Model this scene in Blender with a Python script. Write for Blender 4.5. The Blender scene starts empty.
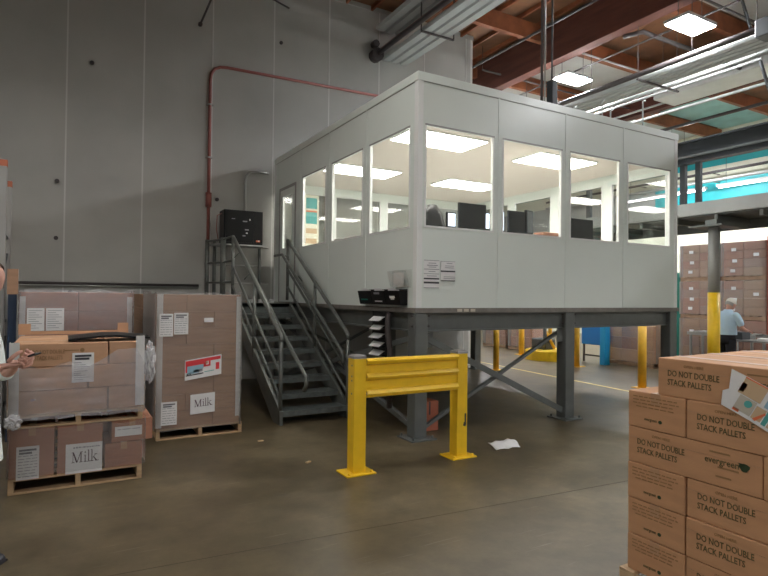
import bpy, bmesh, math, random
from mathutils import Vector, Matrix, Euler
random.seed(7)
SC = bpy.context.scene
COL = SC.collection
PI = math.pi

# ------------------------------------------------------------------ helpers
MATS = {}
def mat(name, col, rough=.6, metal=0, var=.0, scale=6., bump=0., bscale=60., emit=None, estr=0., stretch=(1,1,1), spec=.5):
    if name in MATS: return MATS[name]
    m = bpy.data.materials.new(name); m.use_nodes = True
    nt = m.node_tree; b = nt.nodes['Principled BSDF']
    b.inputs['Base Color'].default_value = (*col, 1)
    b.inputs['Roughness'].default_value = rough
    b.inputs['Metallic'].default_value = metal
    b.inputs['Specular IOR Level'].default_value = spec
    if emit:
        b.inputs['Emission Color'].default_value = (*emit, 1); b.inputs['Emission Strength'].default_value = estr
    if var or bump:
        tc = nt.nodes.new('ShaderNodeTexCoord'); mp = nt.nodes.new('ShaderNodeMapping')
        mp.inputs['Scale'].default_value = stretch
        nt.links.new(tc.outputs['Object'], mp.inputs['Vector'])
    if var:
        n = nt.nodes.new('ShaderNodeTexNoise'); n.inputs['Scale'].default_value = scale; n.inputs['Detail'].default_value = 5
        r = nt.nodes.new('ShaderNodeValToRGB')
        r.color_ramp.elements[0].position = .3; r.color_ramp.elements[1].position = .7
        r.color_ramp.elements[0].color = (*[max(0, c*(1-var)) for c in col], 1)
        r.color_ramp.elements[1].color = (*[min(1, c*(1+var)) for c in col], 1)
        nt.links.new(mp.outputs[0], n.inputs['Vector']); nt.links.new(n.outputs['Fac'], r.inputs['Fac'])
        nt.links.new(r.outputs['Color'], b.inputs['Base Color'])
    if bump:
        n2 = nt.nodes.new('ShaderNodeTexNoise'); n2.inputs['Scale'].default_value = bscale; n2.inputs['Detail'].default_value = 3
        bp = nt.nodes.new('ShaderNodeBump'); bp.inputs['Strength'].default_value = bump; bp.inputs['Distance'].default_value = .01
        nt.links.new(mp.outputs[0], n2.inputs['Vector']); nt.links.new(n2.outputs['Fac'], bp.inputs['Height'])
        nt.links.new(bp.outputs[0], b.inputs['Normal'])
    MATS[name] = m
    return m

def film_mat(name, haze=.12, bump=.6, rough=.12, scale=(3, 3, 14), tint=(.86, .86, .9)):
    m = bpy.data.materials.new(name); m.use_nodes = True; nt = m.node_tree; nt.nodes.clear()
    out = nt.nodes.new('ShaderNodeOutputMaterial')
    tr = nt.nodes.new('ShaderNodeBsdfTransparent'); gl = nt.nodes.new('ShaderNodeBsdfGlossy'); df = nt.nodes.new('ShaderNodeBsdfDiffuse')
    gl.inputs['Roughness'].default_value = rough; df.inputs['Color'].default_value = (*tint, 1)
    tc = nt.nodes.new('ShaderNodeTexCoord'); mp = nt.nodes.new('ShaderNodeMapping'); mp.inputs['Scale'].default_value = scale
    n = nt.nodes.new('ShaderNodeTexNoise'); n.inputs['Scale'].default_value = 3; n.inputs['Detail'].default_value = 6
    bp = nt.nodes.new('ShaderNodeBump'); bp.inputs['Strength'].default_value = bump; bp.inputs['Distance'].default_value = .004
    nt.links.new(tc.outputs['Object'], mp.inputs['Vector']); nt.links.new(mp.outputs[0], n.inputs['Vector'])
    nt.links.new(n.outputs['Fac'], bp.inputs['Height']); nt.links.new(bp.outputs[0], gl.inputs['Normal'])
    rp = nt.nodes.new('ShaderNodeValToRGB'); rp.color_ramp.elements[0].position = .25; rp.color_ramp.elements[1].position = .85
    rp.color_ramp.elements[0].color = (haze*.75,)*3+(1,); rp.color_ramp.elements[1].color = (haze*1.8,)*3+(1,)
    nt.links.new(n.outputs['Fac'], rp.inputs['Fac'])
    m1 = nt.nodes.new('ShaderNodeMixShader'); m2 = nt.nodes.new('ShaderNodeMixShader')
    nt.links.new(rp.outputs['Color'], m1.inputs['Fac']); nt.links.new(tr.outputs[0], m1.inputs[1]); nt.links.new(df.outputs[0], m1.inputs[2])
    fr = nt.nodes.new('ShaderNodeFresnel'); nt.links.new(facing_ior(nt), fr.inputs['IOR'])
    nt.links.new(bp.outputs[0], fr.inputs['Normal'])
    ml = nt.nodes.new('ShaderNodeMath'); ml.operation = 'MULTIPLY'; ml.use_clamp = True; ml.inputs[1].default_value = 3.6; nt.links.new(fr.outputs[0], ml.inputs[0]); nt.links.new(ml.outputs[0], m2.inputs['Fac']); nt.links.new(m1.outputs[0], m2.inputs[1]); nt.links.new(gl.outputs[0], m2.inputs[2])
    nt.links.new(m2.outputs[0], out.inputs['Surface'])
    return m

def facing_ior(nt, ior=1.5):
    # the same reflectance from both sides of a thin sheet
    g = nt.nodes.new('ShaderNodeNewGeometry'); mr = nt.nodes.new('ShaderNodeMapRange')
    mr.inputs['To Min'].default_value = ior; mr.inputs['To Max'].default_value = 1/ior
    nt.links.new(g.outputs['Backfacing'], mr.inputs['Value']); return mr.outputs[0]

class MB:
    def __init__(s): s.bm = bmesh.new()
    def _set(s, n0, mi, sm=False):
        s.bm.faces.ensure_lookup_table()
        for f in s.bm.faces[n0:]: f.material_index = mi; f.smooth = sm
    def box(s, x0, x1, y0, y1, z0, z1, mi=0, bev=0., rot=None, piv=None):
        n0 = len(s.bm.faces)
        g = bmesh.ops.create_cube(s.bm, size=1)['verts']
        for v in g: v.co = Vector((x0+(v.co.x+.5)*(x1-x0), y0+(v.co.y+.5)*(y1-y0), z0+(v.co.z+.5)*(z1-z0)))
        vs = g
        if bev:
            es = list({e for v in g for e in v.link_edges})
            r = bmesh.ops.bevel(s.bm, geom=es, offset=bev, segments=2, profile=.5, affect='EDGES')
            vs = list({v for f in r['faces'] for v in f.verts} | {v for v in g if v.is_valid})
            # all verts of this island
            seen = set(vs); st = list(vs)
            while st:
                v = st.pop()
                for e in v.link_edges:
                    o = e.other_vert(v)
                    if o not in seen: seen.add(o); st.append(o)
            vs = list(seen)
        if rot is not None:
            p = Vector(piv) if piv else Vector(((x0+x1)/2, (y0+y1)/2, (z0+z1)/2))
            M = Euler(rot).to_matrix()
            for v in vs: v.co = p+M@(v.co-p)
        s.bm.faces.ensure_lookup_table()
        for v in vs:
            for f in v.link_faces: f.material_index = mi
        return vs
    def tube(s, pts, r, mi=0, seg=10, cap=True, smooth=True):
        pts = [Vector(p) for p in pts]
        rs = r if isinstance(r, (list, tuple)) else [r]*len(pts)
        rings = []; up = None
        for i, p in enumerate(pts):
            if i == 0: d = pts[1]-p
            elif i == len(pts)-1: d = p-pts[-2]
            else: d = (pts[i+1]-p).normalized()+(p-pts[i-1]).normalized()
            d.normalize()
            if up is None:
                up = Vector((0, 0, 1)) if abs(d.z) < .9 else Vector((1, 0, 0))
            a = (up-d*up.dot(d)).normalized(); b = d.cross(a); up = a
            rings.append([s.bm.verts.new(p+(a*math.cos(2*PI*k/seg)+b*math.sin(2*PI*k/seg))*rs[i]) for k in range(seg)])
        for A, B in zip(rings, rings[1:]):
            for k in range(seg):
                f = s.bm.faces.new((A[k], A[(k+1) % seg], B[(k+1) % seg], B[k])); f.material_index = mi; f.smooth = smooth
        if cap:
            for R in (list(reversed(rings[0])), rings[-1]):
                f = s.bm.faces.new(R); f.material_index = mi
    def bar(s, a, b, w, h, mi=0):
        """rectangular bar from a to b; w horizontal width, h size in the other direction"""
        a, b = Vector(a), Vector(b); d = (b-a).normalized()
        up = Vector((0, 0, 1)) if abs(d.z) < .98 else Vector((0, 1, 0))
        u = d.cross(up).normalized(); v = u.cross(d).normalized()
        A = [s.bm.verts.new(a+u*i*w/2+v*j*h/2) for i, j in ((-1, -1), (1, -1), (1, 1), (-1, 1))]
        B = [s.bm.verts.new(b+u*i*w/2+v*j*h/2) for i, j in ((-1, -1), (1, -1), (1, 1), (-1, 1))]
        fs = [A[::-1], B]+[(A[k], A[(k+1) % 4], B[(k+1) % 4], B[k]) for k in range(4)]
        for f in fs: s.bm.faces.new(f).material_index = mi
    def prism(s, poly, vec, mi=0):
        vec = Vector(vec); A = [s.bm.verts.new(Vector(p)) for p in poly]; B = [s.bm.verts.new(Vector(p)+vec) for p in poly]; n = len(poly)
        for f in [A[::-1], B]+[(A[k], A[(k+1) % n], B[(k+1) % n], B[k]) for k in range(n)]: s.bm.faces.new(f).material_index = mi
    def loft(s, rings, mi=0, cap=True, smooth=True):
        R = [[s.bm.verts.new(Vector(p)) for p in r] for r in rings]; n = len(R[0])
        for A, B in zip(R, R[1:]):
            for k in range(n):
                f = s.bm.faces.new((A[k], A[(k+1) % n], B[(k+1) % n], B[k])); f.material_index = mi; f.smooth = smooth
        if cap:
            s.bm.faces.new(R[0][::-1]).material_index = mi; s.bm.faces.new(R[-1]).material_index = mi
    def ell(s, c, r, mi=0, seg=16, rot=None):
        n = bmesh.ops.create_uvsphere(s.bm, u_segments=seg, v_segments=max(8, seg*2//3), radius=1)['verts']
        M = Euler(rot).to_matrix() if rot else Matrix.Identity(3)
        for v in n:
            v.co = Vector(c)+M@Vector((v.co.x*r[0], v.co.y*r[1], v.co.z*r[2]))
        for v in n:
            for f in v.link_faces: f.material_index = mi; f.smooth = True
    def addmesh(s, me, M=Matrix.Identity(4), mi=0):
        k = bmesh.new(); k.from_mesh(me); vm = {}
        for v in k.verts: vm[v] = s.bm.verts.new(M@v.co)
        for f in k.faces:
            try: nf = s.bm.faces.new([vm[v] for v in f.verts]); nf.material_index = mi; nf.smooth = f.smooth
            except ValueError: pass
        k.free()
    def build(s, name, mats, parent=None, recalc=True, **kw):
        if recalc: bmesh.ops.recalc_face_normals(s.bm, faces=s.bm.faces)
        off = Vector((0, 0, 0)); q = parent
        while q: off += q.location; q = q.parent
        if parent:
            for v in s.bm.verts: v.co -= off
        me = bpy.data.meshes.new(name); s.bm.to_mesh(me); s.bm.free()
        for m in (mats if isinstance(mats, (list, tuple)) else [mats]): me.materials.append(m)
        o = bpy.data.objects.new(name, me); COL.objects.link(o)
        if parent: o.parent = parent
        for k, v in kw.items(): o[k] = v
        return o

def pieces(mb, name, m, parent):
    """every loose piece of the mesh becomes a part of its own"""
    left = set(mb.bm.verts); out = []
    while left:
        st = [next(iter(left))]; isl = set(st)
        while st:
            v = st.pop()
            for e in v.link_edges:
                w_ = e.other_vert(v)
                if w_ not in isl: isl.add(w_); st.append(w_)
        left -= isl; out.append(isl)
    out.sort(key=lambda i: tuple(round(c, 4) for c in min((tuple(v.co) for v in i))))
    res = []
    for isl in out:
        k = MB(); vm = {v: k.bm.verts.new(v.co) for v in isl}
        for f in {f for v in isl for f in v.link_faces}:
            nf = k.bm.faces.new([vm[v] for v in f.verts]); nf.material_index = f.material_index; nf.smooth = f.smooth
        res.append(k.build(name, m, parent))
    mb.bm.free()
    return res

def thing(name, label, cat, loc=(0, 0, 0), group=None):
    o = bpy.data.objects.new(name, None); COL.objects.link(o); o.location = loc; o.empty_display_size = .2
    o['label'] = label; o['category'] = cat
    if group: o['group'] = group
    return o
def solo(mb, name, m, label, cat, group=None, loc=None):
    """a thing that is one mesh, origin moved to its base"""
    vs = [v.co.copy() for v in mb.bm.verts]
    c = Vector(((min(v.x for v in vs)+max(v.x for v in vs))/2, (min(v.y for v in vs)+max(v.y for v in vs))/2, min(v.z for v in vs)))
    for v in mb.bm.verts: v.co -= c
    o = mb.build(name, m); o.location = c; o['label'] = label; o['category'] = cat
    if group: o['group'] = group
    return o
def struct(mb, name, m):
    return mb.build(name, m, kind='structure')
def dup(root, loc, label=None, group=None, rotz=None):
    def cp(o, par):
        c = o.copy(); COL.objects.link(c); c.parent = par
        for ch in [x for x in bpy.data.objects if x.parent == o]: cp(ch, c)
        return c
    r = cp(root, None); r.location = loc
    if rotz is not None: r.rotation_euler = (0, 0, rotz)
    if label: r['label'] = label
    if group: r['group'] = group
    return r

_txt = {}
def text_mesh(body, size=1., spacing=1.):
    k = (body, size, spacing)
    if k in _txt: return _txt[k]
    cu = bpy.data.curves.new('t', 'FONT'); cu.body = body; cu.size = size; cu.space_character = spacing; cu.space_line = .95
    cu.resolution_u = 2; cu.extrude = 0.0006; cu.offset = size*.008
    ob = bpy.data.objects.new('t', cu); COL.objects.link(ob)
    dg = bpy.context.evaluated_depsgraph_get(); me = bpy.data.meshes.new_from_object(ob.evaluated_get(dg))
    bpy.data.objects.remove(ob); _txt[k] = me
    return me
def put_text(mb, body, size, origin, right, up, mi=0, width=None, spacing=1.):
    """lay text on a surface; origin = left baseline"""
    me = text_mesh(body, size, spacing)
    right, up = Vector(right).normalized(), Vector(up).normalized(); n = right.cross(up)
    sx = 1
    if width:
        w = max(v.co.x for v in me.vertices); sx = width/w
    M = Matrix(((right.x*sx, up.x, n.x, origin[0]), (right.y*sx, up.y, n.y, origin[1]), (right.z*sx, up.z, n.z, origin[2]), (0, 0, 0, 1)))
    mb.addmesh(me, M, mi)

# ------------------------------------------------------------------ materials
M = dict(
 concrete=None,
 wallp=mat('insulated_panel', (.42, .418, .393), .42, 0, .06, 1.2, .02, 8),
 seam=mat('panel_seam', (.60, .60, .58), .5),
 white=mat('office_white', (.76, .82, .78), .32, 0, .015, 2),
 offin=mat('office_inside', (.86, .86, .83), .6),
 trimw=mat('frame_white', (.84, .86, .85), .3),
 gsteel=mat('grey_painted_steel', (.125, .135, .13), .42, 0, .12, 5),
 rail=mat('rail_steel', (.13, .14, .13), .35, .2, .12, 8),
 tread=mat('tread_steel', (.13, .15, .145), .4, .3, .25, 14),
 deckedge=mat('deck_edge', (.20, .185, .165), .6, 0, .15, 10),
 yellow=mat('safety_yellow', (.90, .57, .02), .38, 0, .06, 9),
 yellow2=mat('bollard_yellow', (.78, .44, .03), .45, 0, .1, 9),
 capg=mat('post_cap', (.24, .23, .22), .6),
 card=mat('carton_board', (.53, .285, .145), .75, 0, .07, 5, .05, 40, stretch=(1, 1, 5)),
 card2=mat('carton_board_pale', (.56, .33, .195), .75, 0, .07, 4, .05, 40, stretch=(1, 1, 5)),
 cardr=mat('carton_board_red', (.38, .175, .11), .7, 0, .08, 5, .05, 40, stretch=(1, 1, 6)),
 cardd=mat('carton_board_dull', (.40, .24, .15), .7, 0, .10, 4, .05, 40, stretch=(1, 1, 7)),
 tape=mat('carton_tape', (.47, .27, .15), .35),
 ink=mat('carton_ink', (.10, .085, .03), .7),
 inkg=mat('carton_ink_faded', (.30, .17, .07), .7),
 inkleaf=mat('leaf_ink', (.03, .055, .02), .7),
 wood=mat('pallet_wood', (.52, .36, .21), .8, 0, .2, 7, .1, 30, stretch=(1, 1, 4)),
 paper=mat('paper', (.80, .80, .80), .7, 0, .02, 30),
 inkb=mat('print_black', (.05, .05, .06), .7),
 inkgr=mat('print_grey', (.33, .33, .36), .7),
 board=mat('corner_board', (.74, .74, .73), .6),
 glulam=mat('glulam', (.105, .032, .020), .8, 0, .25, 3, stretch=(3, .4, 3)),
 joist=mat('joist_wood', (.27, .085, .032), .65, 0, .3, 3),
 ply=mat('ply_deck', (.20, .09, .04), .7, 0, .35, 1.6),
 insul=mat('roof_insulation', (.62, .64, .62), .5, 0, .08, 2),
 teal=mat('teal_paint', (.02, .40, .44), .5, 0, .06, 2),
 tealw=mat('teal_insulation', (.30, .52, .50), .5, 0, .15, 2),
 cream=mat('cream_wall', (.80, .80, .66), .6, 0, .03, 2),
 duct=mat('white_duct', (.42, .43, .42), .55, 0, .05, 3, spec=.3),
 dpipe=mat('dark_pipe', (.06, .05, .05), .5),
 redpipe=mat('red_conduit', (.30, .10, .085), .45),
 conduit=mat('galvanised', (.42, .42, .41), .35, .6),
 black=mat('black_plastic', (.009, .009, .010), .35, spec=.22),
 screen=mat('screen_black', (.02, .03, .045), .15),
 darkgrey=mat('dark_grey', (.06, .065, .07), .5),
 beige=mat('beige', (.55, .5, .42), .6),
 blue=mat('blue_paint', (.01, .17, .52), .4),
 blue2=mat('blue_paint_bright', (.01, .30, .62), .35),
 skin=mat('skin', (.66, .36, .28), .5, 0, .06, 20),
 coat=mat('white_coat', (.74, .80, .78), .8, 0, .03, 8, .1, 25),
 shirt=mat('light_blue_shirt', (.50, .68, .86), .8, 0, .05, 8, .1, 20),
 trouser=mat('black_trousers', (.012, .013, .02), .8),
 shoe=mat('shoe_leather', (.02, .02, .03), .35),
 hair=mat('brown_hair', (.10, .06, .04), .8, 0, .2, 60),
 cap=mat('white_cap', (.80, .78, .74), .8),
 rackdark=mat('rack_dark', (.035, .04, .045), .5),
 rackgrey=mat('rack_grey', (.36, .36, .35), .45, .2, .06, 3),
 redsteel=mat('red_rack', (.40, .06, .03), .5),
 green=mat('green_panel', (.01, .16, .12), .5),
 red=mat('sticker_red', (.72, .05, .06), .45),
 sky=mat('sticker_blue', (.30, .50, .62), .45),
 tealink=mat('sticker_teal', (.10, .42, .40), .45),
 orange=mat('sticker_orange', (.80, .20, .08), .45),
 tan=mat('sticker_tan', (.62, .45, .28), .45),
 navyd=mat('navy_dark', (.012, .03, .07), .35), navy=mat('navy_blue', (.02, .10, .35), .5),
 cardg=mat('carton_board_greyish', (.36, .22, .17), .7, 0, .1, 5),
 wood2=mat('old_pallet_wood', (.30, .19, .12), .85, 0, .25, 7),
 orangebox=mat('orange_carton', (.42, .13, .07), .7, 0, .08, 6),
 lamp=mat('lamp_tube', (1, 1, 1), .5, emit=(1, .96, .91), estr=62),
 lamphot=mat('lamp_tube_cool', (1, 1, 1), .5, emit=(.96, .97, 1.0), estr=150),
 panel=mat('ceiling_light_panel', (1, 1, 1), .5, emit=(1, .95, .88), estr=14),
 mon=mat('lit_screen', (.1, .1, .1), .3, emit=(.75, .85, 1), estr=1.6),
 floorline=mat('floor_line_yellow', (.72, .56, .22), .5, 0, .15, 3),
 chip=mat('wood_chip', (.62, .46, .28), .8),
)
# floor
m = bpy.data.materials.new('worn_concrete'); m.use_nodes = True; nt = m.node_tree; b = nt.nodes['Principled BSDF']
tc = nt.nodes.new('ShaderNodeTexCoord')
def noise(scale, detail=6, rough=.6, dist=0.):
    n = nt.nodes.new('ShaderNodeTexNoise'); n.inputs['Scale'].default_value = scale; n.inputs['Detail'].default_value = detail
    n.inputs['Roughness'].default_value = rough; n.inputs['Distortion'].default_value = dist
    nt.links.new(tc.outputs['Object'], n.inputs['Vector']); return n
n1 = noise(.55, 8, .65, .6); r1 = nt.nodes.new('ShaderNodeValToRGB'); cr = r1.color_ramp
cr.elements[0].position = .32; cr.elements[0].color = (.070, .053, .028, 1)
cr.elements[1].position = .70; cr.elements[1].color = (.198, .160, .098, 1)
e = cr.elements.new(.5); e.color = (.116, .090, .050, 1)
nt.links.new(n1.outputs['Fac'], r1.inputs['Fac'])
n2 = noise(3.2, 9, .74); r2 = nt.nodes.new('ShaderNodeValToRGB'); r2.color_ramp.elements[0].position = .35; r2.color_ramp.elements[1].position = .75
r2.color_ramp.elements[0].color = (.66, .65, .62, 1); r2.color_ramp.elements[1].color = (1.25, 1.25, 1.25, 1)
nt.links.new(n2.outputs['Fac'], r2.inputs['Fac'])
mx = nt.nodes.new('ShaderNodeMix'); mx.data_type = 'RGBA'; mx.blend_type = 'MULTIPLY'; mx.inputs[0].default_value = 1
nt.links.new(r1.outputs['Color'], mx.inputs[6]); nt.links.new(r2.outputs['Color'], mx.inputs[7])
# scratches
mp = nt.nodes.new('ShaderNodeMapping'); mp.inputs['Scale'].default_value = (1, 22, 1); mp.inputs['Rotation'].default_value = (0, 0, .5)
n3 = nt.nodes.new('ShaderNodeTexNoise'); n3.inputs['Scale'].default_value = 2.2; n3.inputs['Detail'].default_value = 4
nt.links.new(tc.outputs['Object'], mp.inputs['Vector']); nt.links.new(mp.outputs[0], n3.inputs['Vector'])
r3 = nt.nodes.new('ShaderNodeValToRGB'); r3.color_ramp.elements[0].position = .66; r3.color_ramp.elements[1].position = .74
r3.color_ramp.elements[0].color = (0, 0, 0, 1); r3.color_ramp.elements[1].color = (.35, .35, .35, 1)
nt.links.new(n3.outputs['Fac'], r3.inputs['Fac'])
mx2 = nt.nodes.new('ShaderNodeMix'); mx2.data_type = 'RGBA'; mx2.inputs[7].default_value = (.34, .31, .25, 1)
nt.links.new(r3.outputs['Color'], mx2.inputs[0]); nt.links.new(mx.outputs[2], mx2.inputs[6])
nt.links.new(mx2.outputs[2], b.inputs['Base Color'])
r4 = nt.nodes.new('ShaderNodeMapRange'); r4.inputs['To Min'].default_value = .26; r4.inputs['To Max'].default_value = .5
nt.links.new(n1.outputs['Fac'], r4.inputs['Value']); nt.links.new(r4.outputs[0], b.inputs['Roughness'])
bp = nt.nodes.new('ShaderNodeBump'); bp.inputs['Strength'].default_value = .06; bp.inputs['Distance'].default_value = .02
nt.links.new(n2.outputs['Fac'], bp.inputs['Height']); nt.links.new(bp.outputs[0], b.inputs['Normal'])
M['concrete'] = m
M['film'] = film_mat('stretch_film', .20, .5, .26, (3, 3, 5), (.84, .82, .90))
M['filmc'] = film_mat('stretch_film_light', .06, .4, .32)
M['filmw'] = film_mat('bunched_film', .40, 1., .2, (8, 8, 8))
# window glass
def glass_mat(name, tint=(.97, .98, .97)):
    g = bpy.data.materials.new(name); g.use_nodes = True; nt = g.node_tree; nt.nodes.clear()
    out = nt.nodes.new('ShaderNodeOutputMaterial'); t = nt.nodes.new('ShaderNodeBsdfTransparent'); t.inputs[0].default_value = (*tint, 1)
    gl = nt.nodes.new('ShaderNodeBsdfGlossy'); gl.inputs['Roughness'].default_value = .02
    fr = nt.nodes.new('ShaderNodeFresnel'); nt.links.new(facing_ior(nt), fr.inputs['IOR']); mxs = nt.nodes.new('ShaderNodeMixShader')
    nt.links.new(fr.outputs[0], mxs.inputs[0]); nt.links.new(t.outputs[0], mxs.inputs[1]); nt.links.new(gl.outputs[0], mxs.inputs[2]); nt.links.new(mxs.outputs[0], out.inputs[0])
    return g
M['glass'] = glass_mat('window_glass')
M['acrylic'] = glass_mat('clear_acrylic', (.98, .98, .98))

# ------------------------------------------------------------------ camera
# fitted to the photograph: focal 565.7 px of 768, yaw 29.6 deg, pitch .78, roll .63
H = 1.65
yaw, pit, rol = [math.radians(v) for v in (29.604, .776, .633)]
fw = Vector((math.sin(yaw), math.cos(yaw), 0)); rr = Vector((math.cos(yaw), -math.sin(yaw), 0)); uu = Vector((0, 0, 1))
f3 = fw*math.cos(pit)+uu*math.sin(pit); u3 = uu*math.cos(pit)-fw*math.sin(pit)
r3v = rr*math.cos(rol)+u3*math.sin(rol); u4 = u3*math.cos(rol)-rr*math.sin(rol)
cd = bpy.data.cameras.new('camera'); cam = bpy.data.objects.new('camera', cd); COL.objects.link(cam)
cd.sensor_width = 36; cd.lens = 565.676/768*36; cd.clip_start = .05; cd.clip_end = 200
Mx = Matrix((r3v, u4, -f3)).transposed().to_4x4(); Mx.translation = (0, 0, H); cam.matrix_world = Mx
SC.camera = cam

# ------------------------------------------------------------------ setting
X0, X1, Y0, Y1 = -5.5, 21.0, -6.0, 25.0
WY = 10.9; WX = 8.6; CZ = 8.0
k = MB(); k.box(X0-.2, X1+.2, Y0-.2, Y1+.2, -.2, 0); struct(k, 'floor', M['concrete'])
k = MB(); k.box(X0, WX, WY, WY+.2, 0, 7.93)
sx = 0.006
seams = MB()
for i in range(-5, 8):
    x = sx+i*1.2
    if X0 < x < WX-.1: seams.box(x-.012, x+.012, WY-.004, WY, 0, 7.93, 1)
k.box(WX-.2, WX, WY+.2, Y1, 0, 7.93)
me = bpy.data.meshes.new('s'); seams.bm.to_mesh(me); k.addmesh(me, mi=1); seams.bm.free()
k.box(WX-.06, WX+.004, WY-.004, WY+.1, 0, 7.93, 1)
struct(k, 'wall_back', [M['wallp'], M['seam']])
k = MB(); k.box(X0, WX+.02, WY-.015, WY, 7.90, 8.0); struct(k, 'trim_1', M['wallp'])
k = MB(); k.box(X0-.2, X0, Y0, Y1, 0, 8); struct(k, 'wall_left', M['wallp'])
k = MB(); k.box(X0, X1, Y0-.2, Y0, 0, 8); struct(k, 'wall_rear', M['wallp'])
k = MB(); k.box(WX, X1, Y1, Y1+.2, 0, 8); struct(k, 'wall_far', M['wallp'])
k = MB(); k.box(X1, X1+.2, Y0, Y1, 0, 4.95, 0); k.box(X1, X1+.2, Y0, 14.6, 4.95, 6.05, 1); k.box(X1, X1+.2, 14.6, Y1, 4.95, 6.05, 2); k.box(X1, X1+.2, Y0, Y1, 6.05, 6.6, 0); k.box(X1, X1+.2, Y0, Y1, 6.6, 7.2, 1); k.box(X1, X1+.2, Y0, Y1, 7.2, 8, 0)
struct(k, 'wall_right', [M['cream'], M['teal'], M['wallp']])
# ceiling deck with sub-purlins (surface pattern of the roof)
k = MB(); k.box(X0-.2, X1+.2, Y0-.2, Y1+.2, CZ, CZ+.15, 0)
G = (9.72, 14.7)   # glulam positions
x = X0+.3
while x < 9.6:
    k.box(x, x+.05, Y0, Y1, CZ-.10, CZ, 1); x += .61
# insulated bays beyond the first visible glulam
PUR = [Y0+.9+2.44*i for i in range(13)]
for i, y in enumerate(PUR[:-1]):
    if i % 4 == 1: continue
    k.box(9.85, 14.5, y+.1, y+2.34, CZ-.09, CZ-.02, 2)
    k.box(14.85, X1, y+.1, y+2.34, CZ-.09, CZ-.02, 3 if i % 3 == 0 else 2)
struct(k, 'ceiling', [M['ply'], M['joist'], M['insul'], M['tealw']])
tn = 2
for gx in G:
    k = MB(); k.box(gx-.14, gx+.14, Y0, (WY-.02 if gx < WX else Y1), 7.02, CZ-.1, 0, .012); struct(k, 'trim_%d' % tn, M['glulam']); tn += 1
for y in PUR:
    for a, b_ in ((X0, G[0]-.14), (G[0]+.14, G[1]-.14), (G[1]+.14, X1)):
        if y > WY and b_ < WX: continue
        k = MB(); k.box(a, b_, y-.06, y+.06, 7.52, CZ-.1, 0); struct(k, 'trim_%d' % tn, M['joist']); tn += 1
k = MB()
k.prism([(8.62, 5.6, .003), (8.70, 5.6, .003), (9.36, 12.5, .003), (9.28, 12.5, .003)], (0, 0, .002))
struct(k, 'trim_%d' % tn, M['floorline']); tn += 1
k = MB(); k.prism([(-4.0, 3.96, .0005), (8.0, 3.12, .0005), (8.0, 3.125, .0005), (-4.0, 3.965, .0005)], (0, 0, .001)); struct(k, 'trim_%d' % tn, mat('joint_filler', (.075, .065, .05), .8)); tn += 1
# bumper rail along the cold-room wall
k = MB(); k.tube([(-4.5, WY-.03, 1.80), (2.2, WY-.03, 1.80)], .022, 1); k.tube([(-4.5, WY-.03, 1.762), (2.2, WY-.03, 1.762)], .016, 0)
solo(k, 'wall_conduit', [M['conduit'], M['dpipe']], 'long thin horizontal conduit along the grey wall above the wrapped pallet loads', 'conduit')

# ------------------------------------------------------------------ steel platform that carries the office
OX0, OX1, OY0, OY1 = 3.50, 8.42, 5.44, 10.55
pf = thing('steel_platform', 'grey steel platform on columns carrying the white office', 'platform', (6, 8, 0))
k = MB(); k.box(OX0, OX1, OY0, OY1, 1.455, 1.512, 0); k.build('deck', M['deckedge'], pf)
k = MB()
CXs, CYs = (3.60, 6.02, 8.30), (5.53, 10.3)
for cx in CXs:
    for cy in CYs:
        k = MB(); k.box(cx-.085, cx+.085, cy-.085, cy+.085, .018, 1.455, 0, .012)
        for dz in (1.30, 1.42):
            for s_ in (-1, 1): k.tube([(cx+s_*.115, cy-.045, dz), (cx+s_*.115, cy-.06, dz)], .014, 1, 6)
        c = k.build('column', [M['gsteel'], M['dpipe']], pf)
        k = MB(); k.box(cx-.17, cx+.17, cy-.17, cy+.17, 0, .018, 0, .004)
        for i in (-1, 1):
            for j in (-1, 1): k.tube([(cx+i*.13, cy+j*.13, .018), (cx+i*.13, cy+j*.13, .05)], .012, 0, 6)
        k.build('base_plate', M['gsteel'], c)
def ibeam(a, b, z0, z1, w, parent, name='beam'):
    k = MB(); a = Vector((*a, 0)); b = Vector((*b, 0)); zt = Vector((0, 0, 1))
    k.bar(a+zt*(z1-.008), b+zt*(z1-.008), w, .016); k.bar(a+zt*(z0+.008), b+zt*(z0+.008), w, .016)
    k.bar(a+zt*(z0+z1)/2, b+zt*(z0+z1)/2, .02, z1-z0)
    return k.build(name, M['gsteel'], parent)
for cy in CYs:
    for a, b_ in ((CXs[0]+.085, CXs[1]-.085), (CXs[1]+.085, CXs[2]-.085)): ibeam((a, cy), (b_, cy), 1.235, 1.455, .10, pf)
for cx in CXs: ibeam((cx, CYs[0]+.085), (cx, CYs[1]-.085), 1.235, 1.455, .10, pf)
for i in range(1, 8):
    y = CYs[0]+i*.6
    for a, b_ in ((CXs[0]+.05, CXs[1]-.05), (CXs[1]+.05, CXs[2]-.05)): ibeam((a, y), (b_, y), 1.33, 1.455, .06, pf, 'floor_joist')
def brace(a, b, w=.05, h=.05):
    k = MB(); k.bar(a, b, w, h); k.build('brace', M['gsteel'], pf)
brace((3.70, 5.50, 1.16), (5.94, 5.50, .12), .012, .075); brace((5.94, 5.56, 1.20), (3.70, 5.56, .10), .05, .035)
brace((3.60, 5.63, .12), (3.60, 10.2, 1.15), .05, .06); brace((3.56, 5.63, 1.15), (3.56, 10.2, .12), .05, .06)
brace((3.70, 10.3, .12), (5.9, 10.3, 1.15)); brace((3.70, 10.26, 1.15), (5.9, 10.26, .12))
k = MB()
for cx, s_ in ((3.72, 1), (5.90, -1)):
    k.box(cx-.07, cx+.07, 5.505, 5.515, 1.05, 1.22); 
pieces(k, 'gusset', M['gsteel'], pf)
k = MB()
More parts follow.
